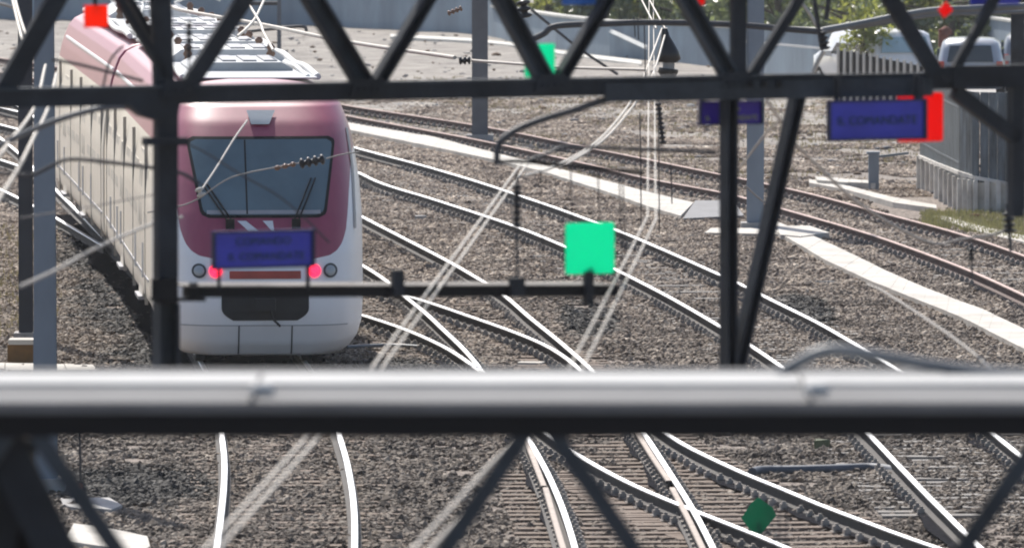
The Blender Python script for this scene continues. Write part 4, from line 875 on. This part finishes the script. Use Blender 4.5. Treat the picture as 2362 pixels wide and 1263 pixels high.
mb = MB(); mb.box(C1 @ Vector((0, -.06, 1.0)), (.28, .25, .16)); mb.tube([C1 @ Vector((.05, -.12, .98)), C1 @ Vector((.10, -.14, .80)), C1 @ Vector((.2, -.08, .70))], .018, 6); mb.build('coupler', M['under'], tr)
for xx in (-.36, .37): patch(C1, np.linspace(.30, .70, 8), lambda z: xx+.009, .008, M['lamp_ring'], 'fairing_seam', tr, 2, lambda z: xx-.009)
patch(C1, [.700, .712], lambda z: 1.15, .008, M['train_grey'], 'fairing_seam', tr, 30)
patch(C1, [1.255, 1.268], lambda z: 1.25, .008, M['train_grey'], 'fairing_seam', tr, 30)
# white swoosh marks under the windscreen and a pale stripe at the paint edge
for (xa0, xa1, xb0, xb1) in ((-.37, -.25, -.22, -.08), (-.02, .12, .10, .135)):
    patch(C1, np.linspace(1.99, 2.125, 6), lambda z: xa1+(xb1-xa1)*(2.125-z)/.135, .010, M['decal'], 'swoosh_mark', tr, 4, lambda z: xa0+(xb0-xa0)*(2.125-z)/.135)
patch(C1, np.linspace(3.40, 3.585, 6), lambda z: .06+.5*(z-3.40)+.06, .03, M['lens'], 'roof_lamp', tr, 8, lambda z: -(.30*(z-3.40))-.13)
# window band edges: grey corner stripes
for s in (-1, 1):
    vs, fs = [], []; rows = np.linspace(2.0, 3.35, 16)
    for z in rows:
        for k in (0, 1):
            x = s*(1.262+.035*k if z < 2.8 else 1.262+.035*k-.10*(z-2.8)); w = Wz(z); x = max(-w*.995, min(w*.995, x))
            vs.append(C1 @ Vector((x+s*.008, yfront(x, z)-.008, z)))
    mb = MB(); mb.add(vs, [(2*i, 2*i+1, 2*i+3, 2*i+2) for i in range(len(rows)-1)]); mb.build('corner_stripe', M['train_grey'], tr)
# sides: windows, doors, gutters, handles, underframe, bogies
def side_box(T, s, y, z, ly, lz, m, name, parent, proud=.012, th=.02):
    mb = MB(); w0, w1 = Wz(z-lz/2), Wz(z+lz/2)
    a = [(s*(w0+proud), y-ly/2, z-lz/2), (s*(w0+proud), y+ly/2, z-lz/2), (s*(w1+proud), y+ly/2, z+lz/2), (s*(w1+proud), y-ly/2, z+lz/2)]
    mb.prism([T @ Vector(p) for p in a], (T.to_3x3() @ Vector((-s*th, 0, 0)))); return mb.build(name, m, parent)
WIN = [5.2, 9.2, 11.0, 12.8, 17.6, 19.4, 21.4]; DOORS = [7.2, 15.2]
for T, b in ((C1, body1), (C2, body2)):
    for s in (-1, 1):
        for y in WIN: side_box(T, s, y, 2.25, 1.35, .78, M['train_window'], 'side_window', tr, .006)
        for y in DOORS:
            d = side_box(T, s, y, 1.80, 1.5, 2.1, M['train_door'], 'door', tr, .007)
            side_box(T, s, y-.36, 2.2, .46, .85, M['train_window'], 'door_glass', d, .011); side_box(T, s, y+.36, 2.2, .46, .85, M['train_window'], 'door_glass', d, .011)
            side_box(T, s, y, .72, 1.4, .05, M['train_grey'], 'step', tr, .07, .12)
        side_box(T, s, 13.2, 3.47, 19.0, .035, M['decal'], 'gutter', tr, .02, .03)
        side_box(T, s, 13.2, 1.12, 19.0, .03, M['train_grey'], 'rubbing_strip', tr, .014, .03)
    for s in (-1, 1):
        mb = MB()
        for y in (5.1, 10.05, 14.1, 18.5, 22.3):
            w = Wz(1.2); mb.prism([T @ Vector(p) for p in ((s*(w+.010), y, .70), (s*(w+.010), y+.016, .70), (s*(w+.010), y+.016, 3.05), (s*(w+.010), y, 3.05))], T.to_3x3() @ Vector((-s*.05, 0, 0)))
        mb.build('panel_seams', M['train_seam'], tr)
    for y in DOORS+[4.2, 13.6, 18.4]:
        for s in (-1, 1):
            for z, h in ((1.35, .5),):
                mb = MB(); mb.tube([T @ Vector((s*(1.50), y+.85, z-h/2)), T @ Vector((s*1.50, y+.85, z+h/2))], .018, 6); mb.build('handrail', M['roof_white'], tr)
    mb = MB(); mb.box(T @ Vector((0, 13, .52)), (2.2, 19.5, .5), rot=math.atan2(T[1][0], T[0][0])); mb.build('underframe', M['under'], tr)
    for y in (4.6, 19.6):
        bg_ = MB(); bg_.box(T @ Vector((0, y, .45)), (2.1, 3.0, .28), rot=math.atan2(T[1][0], T[0][0])); bo_ = bg_.build('bogie', M['under'], tr)
        for yy in (-1.1, 1.1):
            for s in (-1, 1):
                wv = MB(); wv.tube([T @ Vector((s*.68, y+yy, .42)), T @ Vector((s*.82, y+yy, .42))], .42, 20); wv.build('wheel', M['under'], bo_)
# gangway between the cars
mb = MB(); g0, g1 = C1 @ Vector((0, LEN, 0)), C2 @ Vector((0, LEN, 0)); c = (g0+g1)/2
mb.box((c.x, c.y, 2.05), (2.36, (g1-g0).length+.3, 2.9), rot=math.atan2(C1[1][0], C1[0][0])); mb.build('gangway', M['train_grey'], tr)
# roof gear
def roof_box(T, y, ly, w, h, m, name='roof_unit', x=0.0, z=3.90):
    r0 = MB(); rot = math.atan2(T[1][0], T[0][0]); hw, hl, b = w/2, ly/2, .10
    o = [(-hw, 0), (hw, 0), (hw, h*.55), (hw-b*1.6, h), (-hw+b*1.6, h), (-hw, h*.55)]
    r0.prism([T @ Vector((x+a, y-hl, z+c_)) for a, c_ in o], T.to_3x3() @ Vector((0, ly, 0))); u = r0.build(name, m, tr)
    f = MB()
    for k in range(4): f.box(T @ Vector((x-w*.3+k*w*.2, y, z+h+.012)), (w*.13, ly*.72, .02), rot=rot)
    f.build('vent_grille', M['train_grey'], u); return u
for y, ly, w, h, m in ((8.6, 3.2, 1.5, .20, 'roof_panel'), (12.6, 2.6, 1.7, .26, 'roof_white'), (16.0, 2.2, 1.5, .28, 'roof_white'), (19.0, 1.6, 1.2, .24, 'roof_panel'), (21.4, 1.8, 1.7, .30, 'roof_white')): roof_box(C1, y, ly, w, h, M[m])
for y, ly, w, h, m in ((21.6, 1.8, 1.7, .28, 'roof_white'), (18.6, 2.4, 1.6, .26, 'roof_white'), (9.0, 3.0, 1.6, .22, 'roof_white'), (6.0, 1.6, 1.3, .24, 'roof_panel')): roof_box(C2, y, ly, w, h, M[m])
mb = MB(); mb.box(C1 @ Vector((0, 13.4, 3.965)), (1.9, 18.6, .02), rot=math.atan2(C1[1][0], C1[0][0])); mb.box(C2 @ Vector((0, 13.4, 3.965)), (1.9, 18.6, .02), rot=math.atan2(C2[1][0], C2[0][0])); mb.build('roof_deck', M['roof_panel'], tr)
for T in (C1, C2):
    for x, r_ in ((.98, .05), (.84, .035), (-.95, .04)):
        mb = MB(); mb.tube([T @ Vector((x, y, 3.99+.02*math.sin(y))) for y in np.arange(4.6, LEN-.3, .8)], r_, 8); mb.build('roof_conduit', M['roof_white'], tr)
    for y in (10.8, 14.4, 17.6, 20.2):
        for x in (-.62, .62):
            mb = MB(); q = [T @ Vector((x, y, 3.96+.05*k)) for k in range(7)]; mb.tube(q, [.05, .075, .045, .075, .045, .07, .03], 10); mb.build('roof_insulator', M['insul_brown'], tr)
# folded pantograph on the rear car
pg = MB(); T = C2; pz = 4.12
for s in (-.45, .45):
    pg.tube([T @ Vector((s, 14.6, pz)), T @ Vector((s*.6, 12.6, pz+.18))], .03, 6); pg.tube([T @ Vector((s*.6, 12.6, pz+.18)), T @ Vector((s*.9, 14.5, pz+.34))], .025, 6)
pg.tube([T @ Vector((-.95, 14.5, pz+.26)), T @ Vector((-.7, 14.5, pz+.38)), T @ Vector((.7, 14.5, pz+.38)), T @ Vector((.95, 14.5, pz+.26))], .03, 6)
pg.tube([T @ Vector((-.95, 14.2, pz+.26)), T @ Vector((-.7, 14.2, pz+.38)), T @ Vector((.7, 14.2, pz+.38)), T @ Vector((.95, 14.2, pz+.26))], .03, 6)
for y in (12.7, 14.7): pg.box(T @ Vector((0, y, pz-.03)), (1.3, .08, .06), rot=math.atan2(T[1][0], T[0][0]))
pg.build('pantograph', M['roof_white'], tr)
# ------------------------------------------------------------------ background: wall, fences, cars, trees
def wall_px(pts, heights, th, m, label, cap=True, name='concrete_wall', cap_m='wall_cap'):
    base = [P(u, v, GZ) for u, v in pts]; r = empty(name, base[0], label, 'wall'); mb = MB(); cb = MB()
    for i in range(len(base)-1):
        a, b = base[i], base[i+1]; n = Vector((-(b-a).y, (b-a).x, 0)).normalized()*th
        ha, hb = heights[i], heights[i+1]
        mb.prism([Vector((a.x, a.y, GZ-.1)), Vector((b.x, b.y, GZ-.1)), Vector((b.x, b.y, GZ+hb)), Vector((a.x, a.y, GZ+ha))], n)
        if cap: cb.prism([Vector((a.x, a.y, GZ+ha))-n*.25, Vector((b.x, b.y, GZ+hb))-n*.25, Vector((b.x, b.y, GZ+hb+.07))-n*.25, Vector((a.x, a.y, GZ+ha+.07))-n*.25], n*1.5)
    mb.build('wall_body', m, r)
    if cap: cb.build('coping', M[cap_m], r)
    return r
wall_px([(1135, 86), (1283, 113), (1406, 130), (1480, 135), (1556, 143), (1650, 153), (1760, 170), (1860, 187), (1975, 205)], [.98, 1.0, 1.02, 1.06, 1.1, 1.14, 1.28, 1.42, 1.45], .25, M['wall_blue'], 'bluish grey concrete wall behind the centre with trees above it')
wall_px([(-300, 30), (0, 42), (400, 52), (740, 58), (949, 70), (1089, 79), (1135, 86)], [2.2]*7, .25, M['wall_blue'], 'tall bluish wall in the hazy left distance', False)
wall_px([(2060, 60), (2160, 100), (2260, 128), (2420, 160)], [.75, 1.0, 1.15, 1.2], .2, M['wall_blue'], 'grey parapet with a pale sloping top behind the parked cars')
strip('kerb_stone', [(900, 82), (1089, 92), (1200, 104), (1300, 122), (1480, 143)], [(900, 88), (1089, 98), (1200, 110), (1300, 129), (1480, 152)], .05, M['wall_cap'], 'pale strip along the foot of the bluish wall', 'edging', 12)
p1, p2 = D(1385, 60, 277), D(1492, 110, 268); mb = MB(); mb.bar(p1, p2, .11, .08); tag(mb.build('handrail', M['roof_white']), 'white sloping rail on the bluish wall', 'handrail')
p1, p2 = D(1700, 94, 256), D(1960, 118, 246); mb = MB(); mb.bar(p1, p2, .06, .05); tag(mb.build('handrail', M['roof_white']), 'long thin pale rail along the bluish wall at right', 'handrail')
wall_px([(2121, 432), (2168, 460), (2215, 488), (2250, 492), (2330, 494), (2420, 494)], [.60, .66, .72, .66, .55, .55], .18, M['rib_white'], 'white ribbed concrete wall carrying the grey slatted fence', True, 'ribbed_wall', 'rib_white')
rb = MB()
for a, b, n in ((P(2121, 432, GZ), P(2215, 488, GZ), 9), (P(2215, 488, GZ), P(2250, 492, GZ), 3), (P(2250, 492, GZ), P(2330, 494, GZ), 3)):
    for i in range(n):
        c = a.lerp(b, (i+.1)/n); rb.box((c.x-.03, c.y-.06, GZ+.32), (.09, .14, .66))
tag(rb.build('wall_ribs', M['rib_white'], [o for o in COL.objects if o.name.startswith('ribbed_wall')][0]))
def slat_fence(pts, n, z0, h, w, m, label, hs=None):
    r = empty('slat_fence', pts[0], label, 'fence'); mb = MB(); pts = [Vector(p) for p in pts]; q = lerp_poly(pts, n)
    for i, c in enumerate(q):
        d = (q[min(i+1, n-1)]-q[max(i-1, 0)]); a = math.atan2(d.y, d.x); hh = hs(i/(n-1)) if hs else h
        mb.box((c.x, c.y, z0+hh/2), (w, .03, hh), rot=a)
    mb.build('slats', m, r)
    for f in (.18, .8):
        rl = MB()
        for a, b in zip(pts, pts[1:]): rl.bar(Vector((a.x, a.y+.05, z0+f*h)), Vector((b.x, b.y+.05, z0+f*h)), .05, .04, Vector((0, 0, 1)))
        rl.build('crossbar', m, r)
    if hs:  # added dark panel paints in the shade behind the slats
        bk = MB(); a, b = pts[0]+Vector((0, .14, 0)), pts[-1]+Vector((0, .14, 0)); bk.prism([Vector((a.x, a.y, z0)), Vector((b.x, b.y, z0)), Vector((b.x, b.y, z0+hs(1)-.06)), Vector((a.x, a.y, z0+hs(0)-.06))], (0, .02, 0)); bk.build('gap_shade_panel', M['under'], r)
    return r
slat_fence([D(1933, 255, 222), D(2000, 255, 220.5), D(2165, 265, 217)], 16, GZ, 1.4, .115, M['slat'], 'pale slatted fence with dark gaps behind the large blue board', lambda t: 1.83-.32*t)
def zfix(p): return Vector((p.x, p.y, GZ))
slat_fence([P(2124, 432, GZ), P(2168, 460, GZ), P(2215, 487, GZ)], 34, GZ+.62, 1.75, .22, M['slat_grey'], 'grey slatted fence on the ribbed wall, long receding side')
slat_fence([P(2218, 488, GZ), P(2250, 492, GZ), P(2330, 494, GZ), P(2420, 494, GZ)], 13, GZ+.60, 1.75, .17, M['slat_grey'], 'grey slatted fence on the ribbed wall, end facing the tracks')
# parked cars
mb = MB(); mb.prism([(x, y, GZ-.15) for x, y in ((9.3, 224), (26, 224), (26, 252), (9.3, 252))], (0, 0, .33)); tag(mb.build('parking_ground', M['conc']), kind='structure')
M['van_glass'] = mat('van_glass', (0.30, 0.42, 0.47), 0.15, 0, 0.1, spec=0.9)  # pale blue puts the sky's reflection into the glass colour
def car(u, Y, rz, paint, label, L_=4.3, W_=1.78, H_=1.5, van=False, dz=0.0):
    c = D(u, 200, Y); base = Vector((c.x, Y, GZ+dz)); r = empty('parked_car', base, label, 'van' if van else 'car', 'vehicles parked behind the fence')
    T = Matrix.Translation(base) @ Matrix.Rotation(rz, 4, 'Z')
    hood = 0.66*H_*.92
    prof = ([(0, .35), (0, .62), (.04, .98), (.22, 1.42*H_/1.5), (.45, H_), (L_*.55, H_), (L_*.74, H_*.66), (L_*.97, H_*.55), (L_, H_*.4), (L_, .3)] if not van else
            [(0, .32), (0, .8), (.05, 1.05), (.12, H_-.16), (.28, H_), (L_*.70, H_), (L_*.86, H_*.66), (L_*.98, H_*.55), (L_, .75), (L_, .3)])
    xsn = [(-1, .0), (-.97, .5), (-.9, .8), (-.72, 1), (0, 1.0), (.72, 1), (.9, .8), (.97, .5), (1, 0)]
    vs, fs = [], []
    top = len(prof)
    secs = np.linspace(0, L_, 24); py = [p[0] for p in prof[1:-1]]; pz = [p[1] for p in prof[1:-1]]
    def ztop(y): return float(np.interp(y, py, pz))
    for y in secs:
        zt2 = ztop(max(.02, min(L_-.01, y))); belt = min(zt2-.03, .92); endr = min(1, .84+.16*min(1, min(y, L_-y)/.4))
        hw = W_/2*endr; tw = hw*(.80 if zt2 > 1.1 else .93)
        for x, z in ((-hw*.94, .30), (-hw, .5), (-hw, belt), (-tw-.02, zt2-.08), (-tw*.82, zt2), (0, zt2+.03), (tw*.82, zt2), (tw+.02, zt2-.08), (hw, belt), (hw, .5), (hw*.94, .30)): vs.append(T @ Vector((x, y, z)))
    k = 11; n = len(secs)
    fs = [(j*k+i, j*k+i+1, (j+1)*k+i+1, (j+1)*k+i) for j in range(n-1) for i in range(k-1)]+[tuple(range(k)), tuple((n-1)*k+i for i in range(k))]
    fs += [(j*k+k-1, j*k, (j+1)*k, (j+1)*k+k-1) for j in range(n-1)]
    mb = MB(); mb.add(vs, fs, 0, True); mb.build('body', paint, r)
    # rear window and side glass
    zb2 = .98 if not van else 1.1; zt3 = H_-.16
    mb = MB(); mb.prism([T @ Vector(p) for p in ((-W_*.34, .02 if van else .03, zb2), (W_*.34, .02 if van else .03, zb2), (W_*.30, .12 if van else .20, zt3), (-W_*.30, .12 if van else .20, zt3))], T.to_3x3() @ Vector((0, -.05, .01))); mb.build('rear_window', M['van_glass'] if van else M['glass'], r)
    for s in (-1, 1):
        mb = MB(); mb.prism([T @ Vector((s*(W_/2-.02), y, z)) for y, z in ((.5, .98), (L_*.66, .98), (L_*.55, 1.3), (.62, 1.3))], T.to_3x3() @ Vector((-s*.06, 0, 0))); mb.build('side_window', M['glass'], r)
        mb = MB(); mb.box(T @ Vector((s*W_*.43, .0, .86)), (.16, .10, .28), rot=rz); mb.build('tail_lamp', M['orange_red'], r)
        mb = MB(); mb.box(T @ Vector((s*(W_/2+.08), L_*.64, 1.0)), (.18, .10, .14), rot=rz); mb.build('wing_mirror', paint, r)
        for y in (.8, L_-.85):
            mb = MB(); mb.tube([T @ Vector((s*(W_/2-.22), y, .32)), T @ Vector((s*(W_/2+.01), y, .32))], .32, 16); w = mb.build('wheel', M['tyre'], r)
            mb = MB(); mb.tube([T @ Vector((s*(W_/2+.0), y, .32)), T @ Vector((s*(W_/2+.02), y, .32))], .2, 12); mb.build('rim', M['silver_paint'], w)
    return r
car(2088, 236, .30, M['white_paint'], 'white van with a rounded roof parked behind the pale fence', 4.9, 1.95, 1.66, True, .18)
car(2238, 232, -.06, M['silver_paint'], 'silver car with a dark rear window right of the white van', 4.3, 1.75, 1.55, dz=.18)
car(2385, 238, -.05, M['grey_paint'], 'grey car cut by the right edge of the picture', 4.3, 1.75, 1.52, dz=.18)
p = D(2176, 165, 243); mb = MB(); mb.box((p.x, p.y, GZ+.85), (.26, .26, 1.7)); mb.tube([(p.x+.06, p.y, GZ+1.55), (p.x+.06, p.y, GZ+1.68), (p.x+.06, p.y, GZ+1.78)], [.2, .18, .05], 10); tag(mb.build('gate_post', M['rust']), 'brown post with a dark top between the van and the silver car', 'post')
# trees
def tree(u, Y, R, h, lo, m, label, n=2600, leaf=.13):
    c = D(u, 40, Y); r = empty('tree', (c.x, Y, GZ), label, 'tree', 'trees beyond the bluish wall')
    mb = MB(); b = Vector((c.x, Y, GZ)); q = [b, b+Vector((.1, 0, h*.3)), b+Vector((-.05, .1, h*.6)), b+Vector((0, 0, h*.85))]; mb.tube(q, [.16, .12, .08, .03], 8)
    for k in range(7):
        a = random.uniform(0, 6.28); z = random.uniform(.2, .7)*h; mb.tube([b+Vector((0, 0, z)), b+Vector((math.cos(a)*R*.7, math.sin(a)*R*.7, z+random.uniform(.1, .6)))], [.06, .02], 6)
    mb.build('trunk', M['bark'], r)
    nc = 34; cl = []
    for k in range(nc):
        a = RNG.uniform(0, 6.28); rr = R*math.sqrt(RNG.uniform(.05, 1)); z = lo+(h-lo)*RNG.random()**1.3; sh = math.sqrt(max(.15, 1-((z-lo)/(h-lo)*2-.8)**2*.45)); cl.append((c.x+rr*sh*math.cos(a), Y+rr*sh*math.sin(a), z, RNG.uniform(.30, .62)))
    cl = np.array(cl); i = RNG.integers(0, nc, n); d = RNG.normal(size=(n, 3)); d /= np.linalg.norm(d, axis=1)[:, None]
    ctr = cl[i, :3]+d*(cl[i, 3]*RNG.uniform(.35, 1.05, n))[:, None]; ctr[:, 2] = np.maximum(ctr[:, 2], GZ+.05)
    u_ = RNG.normal(size=(n, 3)); u_ /= np.linalg.norm(u_, axis=1)[:, None]; w_ = np.cross(u_, RNG.normal(size=(n, 3))); w_ /= np.linalg.norm(w_, axis=1)[:, None]
    s = (leaf*RNG.uniform(.5, 1.3, n))[:, None]
    vs = np.stack([ctr-u_*s, ctr+w_*s*.5, ctr+u_*s, ctr-w_*s*.5], 1).reshape(-1, 3)
    mb = MB(); mb.v = vs.tolist(); mb.f = [(4*k, 4*k+1, 4*k+2, 4*k+3) for k in range(n)]; mb.m = [0]*n; mb.smooth = [False]*n; mb.build('crown', m, r); return r
TREES = [(1260, 300, 2.0), (1390, 296, 1.8), (1480, 302, 1.9), (1575, 294, 1.8), (1670, 300, 2.0), (1790, 288, 1.8), (1880, 292, 1.9), (1975, 278, 1.7), (2075, 282, 2.0), (2190, 276, 1.8), (2300, 284, 1.9), (2400, 280, 2.0)]
TL_ = ['leafy tree behind the top left of the bluish wall', 'leafy tree left of the pale top wires', 'leafy tree behind the pale top wires', 'leafy tree left of the black vertical', 'leafy tree behind the black vertical', 'sunlit leafy tree right of the black vertical', 'leafy tree behind the hanging insulator', 'leafy tree hanging over the wall end by the pale fence', 'leafy tree behind the white van', 'leafy tree between the van and the silver car', 'leafy tree behind the silver car', 'leafy tree at the right edge']
for k, ((u, Y, R), l) in enumerate(zip(TREES, TL_)): tree(u, Y, R+.5, 3.2, -.3, M['leaf'] if k % 2 == 0 else M['leaf2'], l, 5200)
for k, (u, l) in enumerate(((1330, 'shaded tree far behind the left part of the bluish wall'), (1540, 'shaded tree far behind the pale top wires'), (1760, 'shaded tree far behind the pale pole'), (1960, 'shaded tree far behind the upper right tube'), (2140, 'shaded tree far behind the white van'), (2340, 'shaded tree far behind the silver car'))):
    tree(u, 318+3*k, 3.2, 3.6, -.3, M['leaf2'], l, 5200, .16)
for k, (u, l) in enumerate(((60, 'dark hedge tree far left behind the wall'), (330, 'distant tree behind the far end of the train'), (620, 'distant tree behind the train roof'), (860, 'distant tree left of the dark grey pole'))):
    tree(u, 330+4*k, 2.8, 6.0, 1.0, M['leaf2'], l)
# the leafy bush that hangs over the end of the wall
tree(1995, 236, .55, 2.35, 1.3, M['leaf'], 'small green bush at the end of the pale fence', 900, .09)
# rubble and litter on the far ground
def lumps(n, region, smin, smax, m, name, label):
    vs, fs = [], []
    for k in range(n):
        u, v = region(); p = P(u, v, GZ); r = random.uniform(smin, smax)*random.uniform(.5, 1); sx, sy, sz = r*random.uniform(.7, 1.8), r*random.uniform(.6, 1.2), r*random.uniform(.3, .8)
        w = ICO_V*(1+RNG.uniform(-.3, .3, (len(ICO_V), 1)))*np.array([sx, sy, sz])+np.array([p.x, p.y, GZ+sz*.4]); fs.append(ICO_F+len(ICO_V)*k); vs.append(w)
    mb = MB(); mb.add(np.concatenate(vs).tolist(), np.concatenate(fs).tolist()); return tag(mb.build(name, m), label, 'rubble', kind='stuff')
def regF():
    while True:
        u, v = random.uniform(-20, 2120), random.uniform(70, 420)
        if (u < 140 and v < 240) or (600 < u < 1260 and v < 235) or (u > 790 and v < float(np.interp(u, T7X, T7V))-8 and v > 100): return u, v
lumps(240, regF, .03, .09, M['conc'], 'pale_rubble', 'pale stones and litter strewn over the far ground')
lumps(200, regF, .03, .10, M['conc_dark'], 'dark_rubble', 'dark stones and clods strewn over the far ground')
lumps(260, regF, .04, .12, M['dirt'], 'brown_rubble', 'brown clods of earth strewn over the far ground')
# dry grass and weeds
def grass(n, region, label, m, name, hgt=(.08, .22)):
    vs, fs = [], []
    for k in range(n):
        u, v = region(); p = P(u, v, GZ)
        for j in range(4):
            a = random.uniform(0, 6.28); h = random.uniform(*hgt); o = Vector((math.cos(a), math.sin(a), 0)); t = p+Vector((random.gauss(0, .05), random.gauss(0, .05), 0))
            i = len(vs); vs += [t-o*.012, t+o*.012, t+o.cross(Vector((0, 0, 1)))*h*random.uniform(-.5, .5)+Vector((0, 0, h))]; fs.append((i, i+1, i+2))
    mb = MB(); mb.add(vs, fs); return tag(mb.build(name, m), label, 'grass', kind='stuff')
def regA():
    while True:
        v = random.uniform(180, 420); u = random.uniform(800, 2120)
        if v > 222+(u-793)*.135+26 and v < 286+(u-815)*.27-8 or v < 215+(u-793)*.14-6: return u, v
grass(2600, regA, 'dry straw coloured weeds between the far track and the wall', M['straw'], 'dry_weeds', (.04, .12))
def regB(): 
    u = random.uniform(2130, 2380); return u, random.uniform(492, 520+(u-2130)*.18)
grass(1500, regB, 'green and yellow grass at the foot of the ribbed wall', M['grass'], 'grass_tufts', (.05, .16))
def regC(): return random.uniform(-30, 130), random.uniform(525, 800)
grass(220, regC, 'dry brown weeds on the bank at the left edge', M['straw'], 'dry_weeds', (.05, .2))
hb = MB(); hb.box((0, 205, 10), (420, 460, 30)); hz_ = hb.build('haze', []); hz_['kind'] = 'stuff'; hz_['label'] = 'thin bright haze over the yard'
hm = bpy.data.materials.new('haze_air'); hm.use_nodes = True; hn = hm.node_tree; hn.nodes.clear()
ho = hn.nodes.new('ShaderNodeOutputMaterial'); hv = hn.nodes.new('ShaderNodeVolumePrincipled'); hv.inputs['Color'].default_value = (.93, .96, 1, 1); hv.inputs['Density'].default_value = HAZE; hv.inputs['Anisotropy'].default_value = .3
hn.links.new(hv.outputs[0], ho.inputs['Volume']); hz_.data.materials.append(hm)
sc.cycles.use_denoising = True
sc.cycles.max_bounces = 6
sc.cycles.filter_width = 2.0
